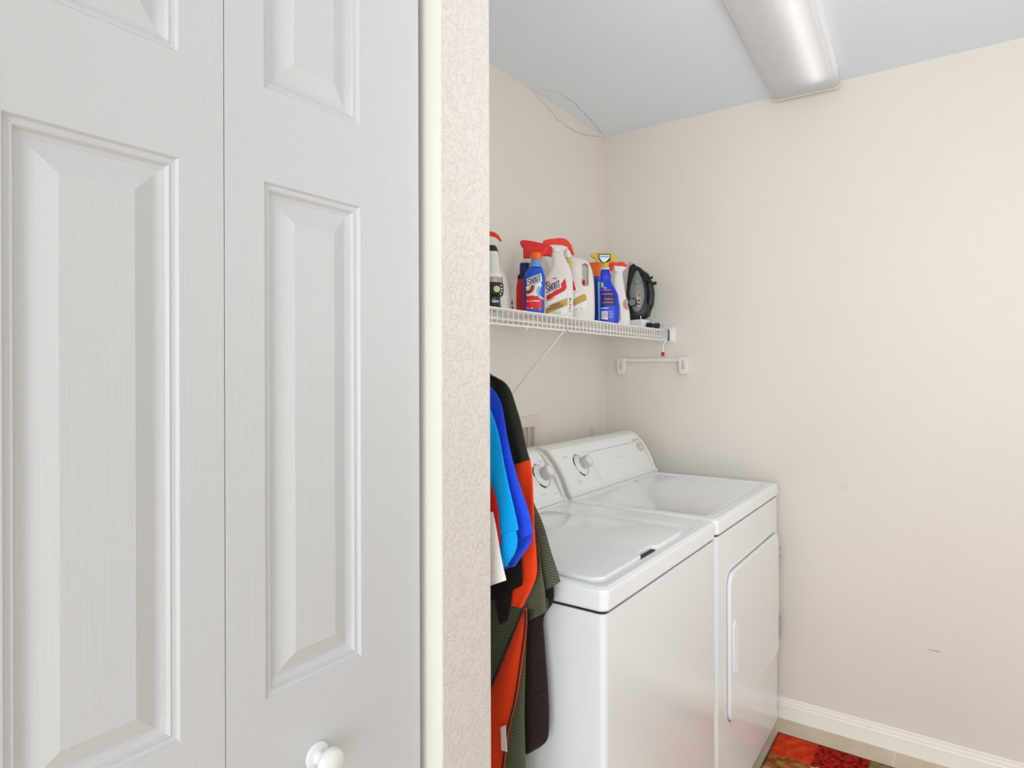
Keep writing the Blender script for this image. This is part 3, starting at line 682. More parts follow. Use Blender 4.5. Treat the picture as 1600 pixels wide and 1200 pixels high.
g('rb', 'sleeve', F_rb, t, .008, (1.2, .003, 2)); g('rbfold', 'sleeve_lining', F_rb, t, .007, (1.5, .003, 1))
t = shirt('black short-sleeved shirt showing below the blue sleeves', -1.655, F_bk, .80, .009, .54)
g('bk', 'sleeve', F_bk, t, .008, (1.3, .003, 1)); g('bklobe', 'sleeve_hem', F_bk, t, .006, (1, .002, 1))
t = shirt('olive green and orange panelled shirt hanging longest, reaching below the washer lid', -1.610, F_dolive, 1.0, .012, .53)
g('olsh', 'shoulder', F_dolive, t, .013, (1.6, .006, .8)); g('orsl', 'sleeve_panel', F_orange, t, .012, (1, .003, 2.5))['label'] = 'orange sleeve panel'
g('olslv', 'sleeve', F_oliver, t, .006, (1, .002, 0)); g('olslv2', 'sleeve_underside', F_olive, t, .006, (1.4, .003, 1)); g('olhem', 'sleeve_hem', F_olive, t, .005, (1.2, .003, 0))
g('olbody', 'body', F_olive, t, .012, (2.5, .004, 0)); g('orpanel', 'side_panel', F_orange, t, .004, (1, .002, 0))['label'] = 'orange side panel'
def pipe_line(key, side, m, parent, r=.0012, dy=-.0065):
    y, rows = GAR[key]; R = smooth_rows(rows, 5); bm = nb()
    tube(bm, [((q[0], y + dy, q[1]) if side == 0 else (q[2], y + dy, q[3])) for q in R], r, 6); obj('piping', bm, m, parent)
pipe_line('orpanel', 0, F_br, t, .0022); pipe_line('orpanel', 1, F_br, t, .0022)
bm = nb(); prism(bm, [(.602, .660), (.614, .668), (.618, .617), (.604, .615)], 'y', -1.6395, -1.6385); obj('care_tag', bm, F_white, t, smooth=False)
t = shirt('dark brown long-sleeved top hanging behind the olive and orange shirt', -1.556, F_br, .80, .010, .55)
g('brsl', 'sleeve', F_br, t, .012, (1, .003, 1))

# ================================================================== THINGS ON THE SHELF
ZS = SZ + .0018
class Bot:
    """bottle traced in its own units: rows (v, ul, ur) at s units per metre, foot at (u0, v0), depth ratio dr"""
    def __init__(b, name, label, cat, loc, s, u0, v0, rz=YAW, group='cleaning supplies on the wire shelf'):
        b.t = thing(name, label, cat, (loc[0], loc[1], ZS), rz, group); b.s, b.u0, b.v0 = s, u0, v0; b.rings = None
    def P(b, u, v): return ((u - b.u0) / b.s, (b.v0 - v) / b.s)
    def body(b, name, rows, m, dr=.6, n=2.6, dmax=None, sub=5, main=True, dmin=0, fix_d=None, label=None):
        R = []
        for v, ul, ur in rows:
            xl, z = b.P(ul, v); xr, _ = b.P(ur, v); hw = (xr - xl) / 2; hd = hw * dr
            if dmax: hd = min(hd, dmax)
            R.append((max(z, 0), (xl + xr) / 2, hw, max(hd, dmin)))
        z0 = R[0]
        if main and z0[0] < .004: R = [(0, z0[1], z0[2] * .9, z0[3] * .88), (.003, z0[1], z0[2] * .99, z0[3] * .98)] + R[1:]
        R = smooth_rows(R, sub); bm = nb(); rings = []; seg = 32
        for z, cx, hw, hd in R:
            ring = []
            for k in range(seg):
                a = 2 * PI * k / seg; c, s_ = math.cos(a), math.sin(a)
                ring.append(bm.verts.new((cx + hw * math.copysign(abs(c) ** (2 / n), c), hd * math.copysign(abs(s_) ** (2 / n), s_), z)))
            rings.append(ring)
        for A, B in zip(rings, rings[1:]):
            for k in range(seg): bm.faces.new([A[k], A[(k + 1) % seg], B[(k + 1) % seg], B[k]])
        bm.faces.new(list(reversed(rings[0]))); bm.faces.new(rings[-1])
        if main: b.rings = R; b.n = n
        b.o = obj(name, bm, m, b.t, angle=50, label=label)
        return b.o
    def sy(b, x, z, eps):
        R = b.rings
        for A, B in zip(R, R[1:]):
            if A[0] <= z <= B[0] or B is R[-1]:
                t = 0 if B[0] == A[0] else min(1, max(0, (z - A[0]) / (B[0] - A[0])))
                cx, hw, hd = [A[i] + (B[i] - A[i]) * t for i in (1, 2, 3)]
                q = min(.985, abs(x - cx) / hw) if hw else 0
                return -hd * (1 - q ** b.n) ** (1 / b.n) - eps
        return -eps
    def decal(b, name, poly, m, eps=.0006, parent=None, cuts=3):
        bm = nb(); pts = [b.P(*p) for p in poly]
        bm.faces.new([bm.verts.new((x, 0, z)) for x, z in pts])
        bmesh.ops.triangulate(bm, faces=bm.faces)
        for _ in range(cuts):
            es = [e for e in bm.edges if e.calc_length() > .006]
            if es: bmesh.ops.subdivide_edges(bm, edges=es, cuts=1)
            bmesh.ops.triangulate(bm, faces=bm.faces)
        for v in bm.verts: v.co.y = b.sy(v.co.x, v.co.z, eps)
        return obj(name, bm, m, parent or b.o, angle=80)
    def arc(b, cu, cv, r0, r1, a0, a1): 
        n = 14; A = [(cu + r1 * math.cos(math.radians(a0 + (a1 - a0) * k / n)), cv - r1 * math.sin(math.radians(a0 + (a1 - a0) * k / n))) for k in range(n + 1)]
        B = [(cu + r0 * math.cos(math.radians(a0 + (a1 - a0) * k / n)), cv - r0 * math.sin(math.radians(a0 + (a1 - a0) * k / n))) for k in range(n + 1)]
        return A + B[::-1]
    def text(b, s, cu, cv, h, m, rot=0, shear=0, sx=1, eps=.0014, outline=None, name='lettering', flat=None):
        for off, mm, e in (([(outline[0], outline[1], eps - .0012)] if outline else []) + [(h * .022, m, eps)]):
            vs, fs = text_mesh(s, h / b.s * 1.0, shear, sx, off / b.s)
            ca, sa = math.cos(math.radians(rot)), math.sin(math.radians(rot)); cx, cz = b.P(cu, cv)
            bm = nb(); V = []
            for x, y in vs:
                X, Z = cx + x * ca - y * sa, cz + x * sa + y * ca
                V.append(bm.verts.new((X, (b.sy(X, Z, e) if flat is None else flat - e), Z)))
            for f in fs:
                try: bm.faces.new([V[i] for i in f])
                except ValueError: pass
            o = obj(name if mm is m else name + '_outline', bm, mm, b.o, smooth=False)
        return o
    def slab(b, name, poly, m, th, y=0, bevel=.0025, parent=None, label=None):
        bm = nb(); prism(bm, [b.P(*p) for p in poly], 'y', y - th / 2, y + th / 2)
        return obj(name, bm, m, parent or b.t, bevel=bevel, label=label)
GLY = {'S': [(.95, .80), (.80, .93), (.35, .93), (.15, .78), (.15, .62), (.85, .38), (.85, .20), (.65, .07), (.20, .07), (.05, .22)],
    'O': [(.16, .25), (.16, .75), (.32, .92), (.68, .92), (.84, .75), (.84, .25), (.68, .08), (.32, .08), (.16, .25), (.16, .30)],
    'U': [(.16, 1.0), (.16, .22), (.32, .08), (.68, .08), (.84, .22), (.84, 1.0)], 'H': [[(.16, 0), (.16, 1)], [(.84, 0), (.84, 1)], [(.16, .5), (.84, .5)]], 'T': [[(.5, 0), (.5, .9)], [(0, .90), (1, .90)]]}
def block_text(b, word, cu, cv, w, h, m, rot, shear, stroke, eps, plate=None, name='lettering'):
    cx, cz = b.P(cu, cv); ca, sa = math.cos(math.radians(rot)), math.sin(math.radians(rot)); n = len(word); adv = w / n; gw = adv * .86
    def T(x, y, e):   # x,y in tracing units from the centre
        x = x + y * shear; X = cx + (x * ca - y * sa) / b.s; Z = cz + (x * sa + y * ca) / b.s; return (X, b.sy(X, Z, e), Z)
    if plate:
        bm = nb(); N = 10; hw, hh = w / 2 + .9, h / 2 + .9; L0 = [bm.verts.new(T(-hw + 2 * hw * k / N, -hh, eps - .0005)) for k in range(N + 1)]; L1 = [bm.verts.new(T(-hw + 2 * hw * k / N, hh, eps - .0005)) for k in range(N + 1)]
        for k in range(N): bm.faces.new([L0[k], L0[k + 1], L1[k + 1], L1[k]])
        obj(name + '_plate', bm, plate, b.o, smooth=False)
    bm = nb()
    for i, ch in enumerate(word):
        x0 = -w / 2 + i * adv + (adv - gw) / 2; st = GLY[ch]; st = st if isinstance(st[0], list) else [st]
        for line in st:
            pts = [Vector((x0 + p[0] * gw, (p[1] - .5) * h)) for p in line]; sw = stroke / 2
            off = []
            for k, p in enumerate(pts):
                d = (pts[min(k + 1, len(pts) - 1)] - pts[max(k - 1, 0)]).normalized(); nn = Vector((-d.y, d.x)); off.append((p + nn * sw, p - nn * sw))
            V = [(bm.verts.new(T(a.x, a.y, eps)), bm.verts.new(T(c.x, c.y, eps))) for a, c in off]
            for A, B in zip(V, V[1:]): bm.faces.new([A[0], A[1], B[1], B[0]])
    obj(name, bm, m, b.o, smooth=False)
def bars(b, rows, m, eps=.0010, name='small_print'):
    for u0, u1, v, h in rows: b.decal(name, [(u0, v), (u1, v), (u1, v + h), (u0, v + h)], m, eps, cuts=2)

# --- lantern
b = Bot('lantern', 'black and white camping lantern standing at the left end of the shelf', 'lantern', (.25, -1.197), 546, 769, 481.5)
b.body('base', [(481.5, 755, 783), (479, 755, 783.5), (476, 755.5, 783), (474.5, 757, 782), (466, 757, 782), (462.5, 756.5, 782.5), (459, 752, 786.5), (450, 751, 787.3), (443, 751.5, 786.8), (441, 752, 786)], M_black, dr=1, n=2, sub=3)
bb_ = b.o
b.text('Energi', 774.3, 470, 6.5, M_pw, shear=.3, sx=.62)
b.decal('light_button', b.arc(777, 452, 0, 5.0, 0, 360)[:15], M_olivebtn, .0016)
for k, (u, v) in enumerate([(783.2, 446), (784.4, 450.5), (784, 455), (782.4, 459)]): b.decal('control_mark', b.arc(u, v, 0, 1.1, 0, 360)[:15], M_pw, .001, cuts=1)
b.body('band', [(441, 752.5, 785.5), (437, 752.6, 785.4), (432.5, 753, 785)], mat('band_grey', (.38, .37, .34), .25, metal=.4), dr=1, n=2, main=False)
b.body('rim', [(432.5, 753.5, 784.5), (430, 753.5, 784.5), (427, 754, 784)], M_cream, dr=1, n=2, main=False)
b.body('lens', [(427, 755.5, 782.5), (415, 757, 781), (400, 758.8, 779.2), (392, 759.6, 778.4)], M_lens, dr=1, n=2, main=False)
b.body('top_cap', [(392, 759.4, 778.6), (388, 760.5, 777.5), (383.5, 762, 776), (382, 764, 774)], M_black, dr=1, n=2, main=False)
for q in (778.6,):
    bm = nb(); pts = [(787, 452), (785.6, 432), (783.4, 425), (779, 392), (777.5, 384)]
    tube(bm, [(b.P(u, v)[0], .004, b.P(u, v)[1]) for u, v in pts], .0012, 6); obj('wire_handle', bm, M_steel, b.t)

def trigger_head(b, arc_pts, white_pts, m_arc, m_head, lever=None, nozzle=None, th=.020):
    if white_pts: b.slab('spray_head', white_pts, m_head, th * .85)
    h = b.slab('head_shroud', arc_pts, m_arc, th)
    if lever: b.slab('trigger', lever, m_arc, th * .6)
    if nozzle: b.slab('nozzle', nozzle, m_arc, th * .55)
# --- white spray bottle behind the lantern
b = Bot('spray_bottle', 'white spray bottle with red top standing half hidden behind the lantern', 'spray bottle', (.12, -1.004), 484, 775, 494.2)
b.body('bottle', [(494, 756, 797), (480, 755, 798), (460, 755.5, 797), (440, 757, 793), (428, 760, 788), (415, 764, 782), (400, 767, 779), (386, 768, 778)], M_offw, dr=.55)
trigger_head(b, [(748, 369), (752, 363.5), (764, 361.5), (774, 364), (780, 369), (785, 377.5), (781, 376), (774, 371.5), (764, 369.5), (752, 372)], [(755, 371), (764, 369), (774, 371), (780, 376), (778, 380), (777, 387), (768, 387), (766, 379), (758, 377)], M_redo, M_offw)
# --- clear bottle at the back
b = Bot('bottle', 'translucent white bottle partly hidden behind the red-headed spray bottle', 'bottle', (.10, -.764), 440, 831, 501.8)
b.body('bottle', [(501, 799, 863), (480, 796.5, 866), (462, 796.5, 866), (445, 799, 865), (432, 804, 862), (418, 811, 859), (405, 817, 853), (401, 818, 846)], M_clear, dr=.5)
b.body('cap', [(401, 820, 845), (394, 820, 845)], M_whitep, dr=1, n=2, main=False)
bars(b, [(799, 801, 471, 6), (799.5, 801.5, 480, 5)], M_pb)
# --- red spray bottle with navy neck
b = Bot('spray_bottle', 'red spray bottle with navy neck and large red trigger head', 'spray bottle', (.19, -.957), 485, 816, 494)
b.body('bottle', [(494, 808, 827), (485, 806.8, 828), (462, 806.8, 828.5), (447, 807.2, 828), (441, 808.5, 826.5), (437, 808.8, 826)], M_red, dr=.8)
b.body('shoulder', [(437, 808.7, 826.2), (431, 808.9, 826), (428, 811.5, 826.5)], M_black, dr=.8, main=False)
b.body('neck', [(428, 812.3, 828.2), (420, 812.3, 828.2), (411.5, 812.6, 828)], M_navy, dr=.9, n=2.2, main=False)
b.body('collar', [(411.5, 815.5, 829), (408, 816.5, 829.2), (404.5, 817.5, 828.5)], M_offw, dr=.9, n=2.2, main=False)
b.slab('spray_head', [(813, 380), (813.6, 377), (816, 376), (822, 376.2), (832, 377.5), (845, 380.5), (856, 383), (862, 386), (864, 390), (863.6, 397), (862, 402.5), (858, 400), (851, 400.5), (843, 397), (834, 396), (830, 399), (828.5, 404.5), (818, 404.8), (818, 388), (815, 384)], M_red, .024, bevel=.004)
b.slab('trigger', [(845, 399), (848, 401), (857.5, 388), (855, 384.5), (852, 386)], M_redo, .026, bevel=.002)
# --- blue stain remover bottle, label to the room
b = Bot('detergent_bottle', 'blue squeeze bottle of stain remover with orange cap at the shelf front', 'bottle', (.25, -.973), 496, 836, 491.9)
b.body('bottle', [(491.5, 820, 850), (482, 818, 850.8), (460, 818, 851.2), (442, 818, 852.6), (432, 819, 852), (426, 821.5, 850), (421, 825, 848.5), (418, 828, 847)], M_blue, dr=.62)
mb = b.o
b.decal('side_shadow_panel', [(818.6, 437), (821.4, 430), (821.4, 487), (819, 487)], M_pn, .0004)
b.decal('label', [(822.5, 432), (826, 427.5), (848, 427.5), (848, 452), (846.5, 485), (821.5, 485), (821.5, 450)], M_blue, .0005)
b.decal('label_white', [(822, 449), (836, 446), (845, 442.5), (846, 448), (841.5, 455), (840, 463), (834, 466), (823, 466)], M_pw, .0008)
b.decal('label_red', [(822, 464), (832, 462.5), (840, 465), (847, 464), (846.4, 484.5), (822, 484)], M_pr, .0010)
b.decal('rainbow', b.arc(823, 449, 10.5, 13.0, -95, 25), M_po, .0012); b.decal('rainbow', b.arc(823, 449, 7.6, 10.5, -95, 30), M_pn, .0012)
b.decal('rainbow', b.arc(823, 449, 5.6, 7.6, -95, 25), M_po, .0012); b.decal('rainbow', b.arc(823, 449, 3.8, 5.6, -95, 25), M_py, .0012)
b.decal('swirl', b.arc(849.5, 456, 9.0, 11.5, 130, 260), M_plb, .0013); b.decal('swirl', b.arc(849, 458, 9.3, 10.5, 215, 275), M_pw, .0016)
block_text(b, 'SHOUT', 834.8, 439.3, 22.5, 10.5, M_pb, 21, .25, 1.35, .0022, M_pw)
bars(b, [(823, 826, 471, 1.4), (828, 830.5, 471, 1.4), (832, 843, 470.6, 1.6), (823, 826, 482, 1.0), (829, 833, 482, 1.0)], M_pw, .0014)
b.body('cap_collar', [(418, 828.5, 847.3), (412, 828.3, 847), (406, 830, 846)], mat('clear_blue_collar', rgb(110, 150, 200), .15, coat=.4), dr=.95, n=2, main=False)
b.body('cap', [(406, 829.5, 846.5), (400, 829.8, 846.3), (395.5, 830.3, 845.8)], M_orange, dr=1, n=2, main=False)
# --- white trigger bottle with red label band
b = Bot('spray_bottle', 'white trigger spray bottle with red arched head and slanted red label band', 'spray bottle', (.215, -.775), 455, 872, 499.1)
b.body('bottle', [(499, 848, 894.5), (490, 847, 895.6), (468, 847, 895.8), (450, 849, 895.5), (436, 852.5, 894.5), (426, 858.5, 892.5), (416, 862.5, 890), (406, 864, 884.5), (398, 863.6, 880.5), (392, 863.5, 878)], M_offw, dr=.42)
b.body('collar', [(394, 862.8, 876.5), (389, 862.8, 876.5)], M_whitep, dr=1, n=2, main=False); b.o = [c for c in b.t.children if c.name.startswith('bottle')][0]
trigger_head(b, [(847.6, 380), (849.5, 376.5), (860, 374), (874, 372.6), (882, 373.2), (888, 377), (893, 384), (897.5, 399), (893.5, 397.5), (890.5, 391), (887, 387), (880, 384), (866, 383), (853, 384.5), (848.6, 383)],
    [(852, 384), (866, 382.5), (880, 383.6), (889, 388), (884, 390), (880.5, 393), (879, 402), (874, 400), (873, 391), (863.5, 391), (861.5, 386)], M_redo, M_offw, lever=[(890, 388), (893, 388), (897.5, 399), (893.5, 397)])
b.decal('label', [(849, 447), (857, 444), (884, 436), (884, 492), (849, 494)], M_pw, .0003)
b.decal('rainbow', b.arc(852, 451, 7.6, 11.5, 15, 110), M_po, .0006); b.decal('rainbow', b.arc(852, 451, 4, 7.6, 10, 110), M_pn, .0006)
b.decal('rainbow', b.arc(855, 458, 10, 13.2, -100, -15), M_po, .0006); b.decal('rainbow', b.arc(855, 458, 4, 10, -95, -20), M_pn, .0006)
b.decal('red_band', [(852.5, 465), (862, 459), (876, 445), (882.5, 435.5), (885, 450), (882, 455.5), (868, 463), (854, 467)], M_pr, .0010)
b.decal('gold_band', [(852, 484), (862, 476), (886, 466.5), (886, 478), (866, 487), (852, 492)], M_gold, .0010)
block_text(b, 'SHOUT', 863.8, 449.0, 23.5, 11.5, M_pb, 23, .25, 1.5, .0024, M_pw)
b.text('50% MORE', 866.5, 477.6, 3.8, M_pb, rot=16, shear=.15, sx=.95, eps=.0016); b.text('CONCENTRATED', 866.5, 481.8, 3.6, M_pb, rot=16, shear=.15, sx=.88, eps=.0016)
bars(b, [(863, 870, 435.6, 1.6)], M_pr); bars(b, [(862, 876, 488.5, .8), (863, 876.5, 490.5, .7)], M_lgrey)
bars(b, [(889.3, 891.6, 467, 3), (889, 890.6, 472, 2), (889.6, 891.2, 476, 2.5), (889, 891, 481, 2), (889.3, 890.6, 485, 2.5)], M_pb)
# --- bottle behind the jug
b = Bot('bottle', 'white bottle with a red label seen through the handle of the big jug', 'bottle', (.08, -.386), 385, 905, 511.2)
b.body('bottle', [(511, 893, 914), (480, 892, 915), (455, 892.5, 914.5), (442, 895, 913), (430, 898, 910)], M_offw, dr=.7)
b.decal('label', [(894, 437), (914, 437), (914, 452), (893, 455)], M_pr, .0006)
b.body('cap', [(430, 898.5, 909.5), (423, 899, 909)], M_whitep, dr=1, n=2, main=False)
# --- white refill jug with handle hole
b = Bot('detergent_jug', 'large white refill jug with built-in handle and gold diagonal stripe', 'jug', (.20, -.586), 423, 908, 504.5)
b.body('bottle', [(504, 887, 928), (495, 885, 929), (470, 885, 929), (445, 885.5, 928.3), (430, 885.5, 926.5), (419, 885.5, 923.5), (411, 885.8, 919.5), (405.5, 886.3, 912), (402.5, 886.8, 902), (401.5, 887, 896)], M_offw, dr=.8, dmax=.036)
jb = b.o
x_, z_ = b.P(913, 432)
cut = bmesh.new(); prism(cut, [(x_ + p[0], z_ + p[1]) for p in rrect(-.0125, .0125, -.042, .044, .0124, 8)], 'y', -.06, .06)
co = obj('cutter', cut, M_offw, b.t, smooth=False)
md = jb.modifiers.new('hole', 'BOOLEAN'); md.operation = 'DIFFERENCE'; md.object = co; md.solver = 'EXACT'
bpy.context.view_layer.update()
me = bpy.data.meshes.new_from_object(jb.evaluated_get(bpy.context.evaluated_depsgraph_get()))
jb.modifiers.clear(); jb.data = me; bpy.data.objects.remove(co)
b.decal('label', [(888, 466), (896, 462), (911, 458), (914, 461), (914.5, 486), (890, 488)], M_pw, .0004)
b.decal('gold_stripe', [(888, 473), (896, 468.5), (909.5, 461), (913.5, 462), (915, 466), (914.4, 471), (896, 479.5), (888, 483)], M_gold, .0009)
b.decal('red_label_tip', [(888, 436), (895, 442), (898.5, 455), (888, 457)], M_pr, .0008)
b.text('50%', 892.5, 476, 4, M_pb, rot=22, shear=.15, eps=.0015)
bars(b, [(895.5, 897, 484.5, 1.5), (898, 902, 484.5, 1), (904, 909, 483.6, 1)], M_grey)
b.body('cap', [(403, 881.6, 893.6), (396, 881.6, 893.6), (391.5, 882, 893.2)], M_whitep, dr=1, n=2, main=False)
b.slab('neck_tag', [(885, 408), (890.5, 406.5), (891.5, 412), (890.8, 421), (888, 418)], M_yel, .004, y=-.0375, bevel=.0008)
# --- orange capped bottle
b = Bot('detergent_bottle', 'slim blue bottle with wide orange cap between the jug and the glass cleaner', 'bottle', (.13, -.343), 384, 930, 511.3)
b.body('bottle', [(511, 921, 939), (500, 920.5, 939.5), (470, 920.5, 939.5), (446, 921, 939), (436, 922.5, 937.5), (432, 923, 937)], M_blue, dr=.6)
b.decal('side_label', [(933.5, 442), (938.2, 440), (938.6, 500), (934.5, 500)], M_plb, .0008); b.decal('dark_label', [(922, 438), (932.5, 438), (933, 500), (921.5, 500)], M_pn, .0006)
b.body('cap', [(432.5, 921.5, 938), (420, 921, 939.2), (411, 920.8, 940)], M_orange, dr=.7, main=False)
# --- blue glass cleaner with mustard trigger
b = Bot('spray_bottle', 'royal blue spray bottle with mustard yellow trigger head and hang tag', 'spray bottle', (.23, -.416), 402, 952, 508)
b.body('bottle', [(508, 938.5, 965), (498, 937.5, 967), (484, 937.5, 967.6), (470, 937.5, 966.8), (459, 937.4, 964.8), (451, 937.4, 960.8), (444, 937.6, 956.6), (438, 937.8, 954.4), (431, 938.2, 955), (426, 938.6, 953.4), (421.5, 939.5, 952)], M_royalp, dr=.5)
b.decal('dark_label', [(938.2, 453), (957.5, 455), (960.5, 464), (961, 478), (938.2, 480)], M_pn, .0005)
bars(b, [(939, 954, 453.4, 1.2), (940, 957, 459.5, 1.3), (943, 957, 467.4, 1.3), (941, 957, 472.6, 1.2)], M_po, .0009)
bars(b, [(938.5, 950, 481.5, 1.3)], M_pw, .0009)
b.decal('leaf_mark', [(939.5, 441), (942.5, 444), (941.5, 450), (938.8, 449)], M_py, .0008); b.decal('leaf_mark', [(943, 448), (948, 451), (943, 452)], M_plb, .0008)
b.decal('barcode_panel', [(939.2, 486.5), (948.6, 487), (948.6, 500), (939.2, 499)], M_pw, .0008)
bars(b, [(940.3, 941, 488, 9), (942, 942.6, 488, 9), (943.8, 944.8, 488, 9), (946, 946.6, 488, 9), (947.2, 947.8, 488, 9)], M_grey, .0012)
bars(b, [(950, 956, 487, 1), (950, 957, 490, 1), (950, 956, 493, 1), (950, 957, 496, 1)], M_lgrey, .0008)
b.body('collar', [(421.5, 940.2, 951.8), (419.8, 940.2, 951.8)], M_whitep, dr=1, n=2, main=False)
b.body('neck', [(419.8, 940.4, 951.4), (411, 940.6, 951.2)], M_yel, dr=1, n=2, main=False)
b.slab('spray_head', [(923, 400), (924, 396.5), (930, 395.6), (945, 395.6), (960, 397.5), (964, 404), (966, 411), (960, 410.5), (955, 409), (951, 412), (940.8, 412), (940, 404), (936.5, 403), (935.5, 410), (931, 410), (930.5, 404), (926, 403)], M_yel, .020, bevel=.003)
tg = b.slab('hang_tag', [(934.6, 397.6), (953.4, 398), (953.4, 408), (948, 411), (941, 411.8), (937.4, 409.5), (934.8, 404)], M_pb, .0012, y=-.0125, bevel=0)
b.slab('tag_face', [(936, 399), (952, 399.3), (951.8, 404), (946, 410), (941, 410.6), (938.5, 407), (936.2, 403.6)], M_pw, .0008, y=-.0138, bevel=0, parent=tg)
b.slab('tag_print', [(937, 400.6), (951, 400.8), (950.6, 403.4), (937.4, 403.2)], M_plb, .0008, y=-.0145, bevel=0, parent=tg)
# --- white spray bottle with orange-red head
b = Bot('spray_bottle', 'slender white spray bottle with orange-red head leaning before the iron', 'spray bottle', (.20, -.233), 377, 973, 512.5)
b.body('bottle', [(512, 964.5, 983), (502, 963, 984.4), (488, 962.5, 983.6), (474, 961, 980.5), (462, 959.5, 978), (450, 958.2, 975.6), (438, 958.4, 974), (432, 959.4, 973), (428, 959.8, 972.8)], M_whitep, dr=.62)
b.decal('oval_print', b.arc(982, 476, 7.5, 9.6, 100, 260), M_po, .0009); b.decal('oval_print', b.arc(983, 476, 3.0, 7.5, 110, 250), M_plb, .0009)
b.decal('rear_label', [(963.5, 470), (967.5, 476), (968.5, 500), (964.5, 505)], mat('print_warm_grey', (.42, .38, .34), .5), .0008)
b.body('collar', [(428, 959.4, 972.6), (424.5, 959.4, 972.6)], M_whitep, dr=1, n=2, main=False)
trigger_head(b, [(950, 413), (951, 410.5), (964, 409.2), (974, 410), (978.5, 413.5), (980.5, 418.5), (975, 416.8), (962, 415.5), (951, 415.6)], [(958, 415), (975, 416.2), (980, 418.2), (976, 421), (972.6, 425), (960, 425), (960, 420)], M_redo, M_whitep, lever=[(952.5, 415), (960, 416), (957, 424), (953, 423)], th=.018)
# --- clothes iron on its heel
ir = thing('clothes_iron', 'black and silver steam iron standing on its heel near the back wall', 'iron', (.165, -.098, ZS), PI / 2, 'cleaning supplies on the wire shelf')
del ir['group']
def tear(w, z0, z1, sh=0, n=16):
    """teardrop: heel at z0, tip at z1"""
    L_ = []
    for k in range(n + 1):
        t = k / n; L_.append((w * (1 - t ** 2.1) ** .75 * (1 if t > .06 else .8 + 3.3 * t), z0 + (z1 - z0) * t))
    return [(x + sh, z) for x, z in L_] + [(-x + sh, z) for x, z in reversed(L_[:-1])]
def layers(name, specs, m, parent, bevel=0):
    bm = nb(); R = [[bm.verts.new((x, y, z)) for x, z in tear(w, z0, z1)] for y, w, z0, z1 in specs]
    for A, B in zip(R, R[1:]):
        for k in range(len(A)): bm.faces.new([A[k], A[(k + 1) % len(A)], B[(k + 1) % len(A)], B[k]])
    bm.faces.new(list(reversed(R[0]))); bm.faces.new(R[-1]); return obj(name, bm, m, parent, angle=40, bevel=bevel)
layers('soleplate', [(-.001, .055, .042, .294), (-.0105, .056, .040, .297)], M_steel, ir)
layers('skirt', [(-.0105, .047, .044, .278), (-.020, .050, .040, .288), (-.034, .048, .040, .278)], M_black, ir)
layers('upper_body', [(-.034, .0465, .041, .276), (-.055, .042, .044, .266), (-.078, .032, .052, .245), (-.092, .020, .064, .218)], M_black, ir)
def spindle(name, c, r, m, parent, tipz=1.35):
    bm = nb(); rings = []
    for i in range(1, 20):
        t = -1 + 2 * i / 20; rr = (1 - abs(t) ** (1.6 if t > 0 else 2.4)) ** .9; ring = []
        for k in range(24):
            a = 2 * PI * k / 24; ring.append(bm.verts.new((c[0] + r[0] * rr * math.cos(a), c[1] + r[1] * rr * math.sin(a), c[2] + r[2] * t)))
        rings.append(ring)
    for A, B in zip(rings, rings[1:]):
        for k in range(24): bm.faces.new([A[k], A[(k + 1) % 24], B[(k + 1) % 24], B[k]])
    bm.faces.new(list(reversed(rings[0]))); bm.faces.new(rings[-1]); return obj(name, bm, m, parent, angle=60)
sp = spindle('side_panel', (-.024, -.050, .152), (.033, .034, .106), mat('iron_grey_shell', (.24, .25, .24), .22, coat=.5), ir)
spindle('water_window', (-.030, -.054, .205), (.026, .022, .040), M_amber, ir)
mt = Matrix.Translation((-.0555, -.044, .112)) @ Matrix.Rotation(-PI / 2, 4, 'Y')
bm = nb(); lathe(bm, [(.0185, -.006), (.0185, .003), (.0165, .004), (.015, .0035)], 28, mt); dl = obj('dial', bm, M_black, ir)
bm = nb(); lathe(bm, [(.0145, .003), (.0145, .0065), (.012, .0075), (.001, .0075)], 28, mt); obj('dial_face', bm, mat('dial_grey', (.25, .25, .25), .3), dl)
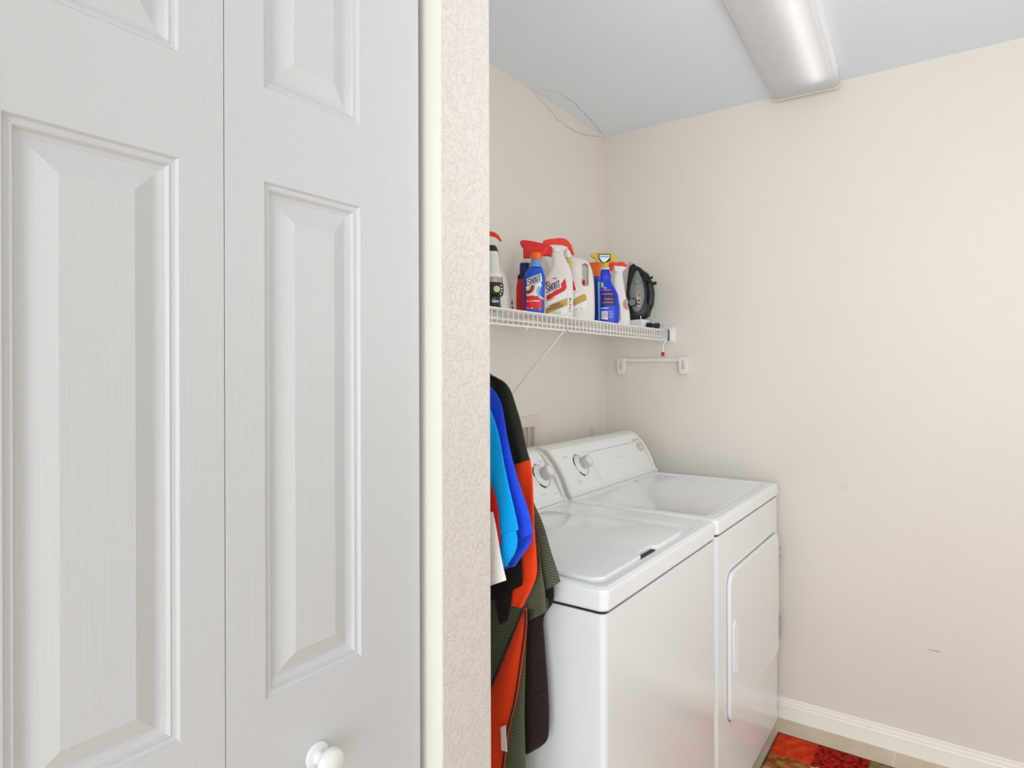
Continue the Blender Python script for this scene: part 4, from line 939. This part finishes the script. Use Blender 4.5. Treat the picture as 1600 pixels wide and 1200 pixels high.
for k, (z, m_) in enumerate([(.168, M_pr), (.159, M_pw), (.151, M_pw), (.143, M_pb), (.136, M_po), (.127, M_py), (.119, M_pb), (.111, M_pw), (.104, M_pb), (.097, M_pw)]):
    bm = nb(); q_ = .0010 * abs(k - 5)
    box(bm, -.0525 + q_ * .6, -.040, -.0735 + q_, -.0660, z - .0032, z + .0032); obj('fabric_chart', bm, m_, sp, smooth=False)
bm = nb()
tube(bm, [(0, -.050, .250), (0, -.078, .226), (0, -.097, .190), (0, -.103, .150), (0, -.098, .104), (0, -.082, .066), (0, -.055, .052)], [.014, .017, .0165, .016, .0165, .018, .020], 14); obj('handle', bm, M_black, ir)
bm = nb(); tube(bm, [(0, -.108, .192), (0, -.126, .194)], .007, 10); tube(bm, [(0, -.098, .214), (0, -.110, .222)], .005, 10); obj('spray_buttons', bm, M_black, ir)
bm = nb(); prism(bm, rrect(-.034, .034, -.085, -.006, .012), 'z', 0, .041); obj('heel_rest', bm, M_whitep, ir, bevel=.003, label='white heel rest')
bm = nb(); tube(bm, [(-.012 + .022 * math.cos(a_ * .5), -.070, .052 + .016 * math.sin(a_ * .5)) for a_ in range(13)], .0028, 8); obj('cord_loop', bm, mat('cord_grey', (.66, .62, .58), .5), ir)
# plug of the iron lying at the shelf edge
pg = thing('power_plug', 'black two-pin power plug lying at the right end of the shelf', 'plug', (.285, -.125, ZS + .0125), math.radians(60))
bm = nb(); tube(bm, [(-.024, 0, 0), (-.019, 0, 0)], .0125, 16); tube(bm, [(-.019, 0, 0), (-.013, 0, 0)], .006, 12); tube(bm, [(-.013, 0, 0), (-.007, 0, 0)], .0115, 16); obj('strain_relief', bm, M_black, pg)
bm = nb(); tube(bm, [(-.008, 0, 0), (.002, 0, 0), (.012, 0, 0), (.028, 0, 0), (.031, 0, 0)], [.006, .0075, .0105, .0125, .0118], 16); obj('plug_body', bm, M_black, pg)
for s_ in (-1, 1):
    bm = nb(); box(bm, .030, .047, -.0008, .0008, s_ * .0062 - .003, s_ * .0062 + .003); obj('pin', bm, M_steel, pg, smooth=False)
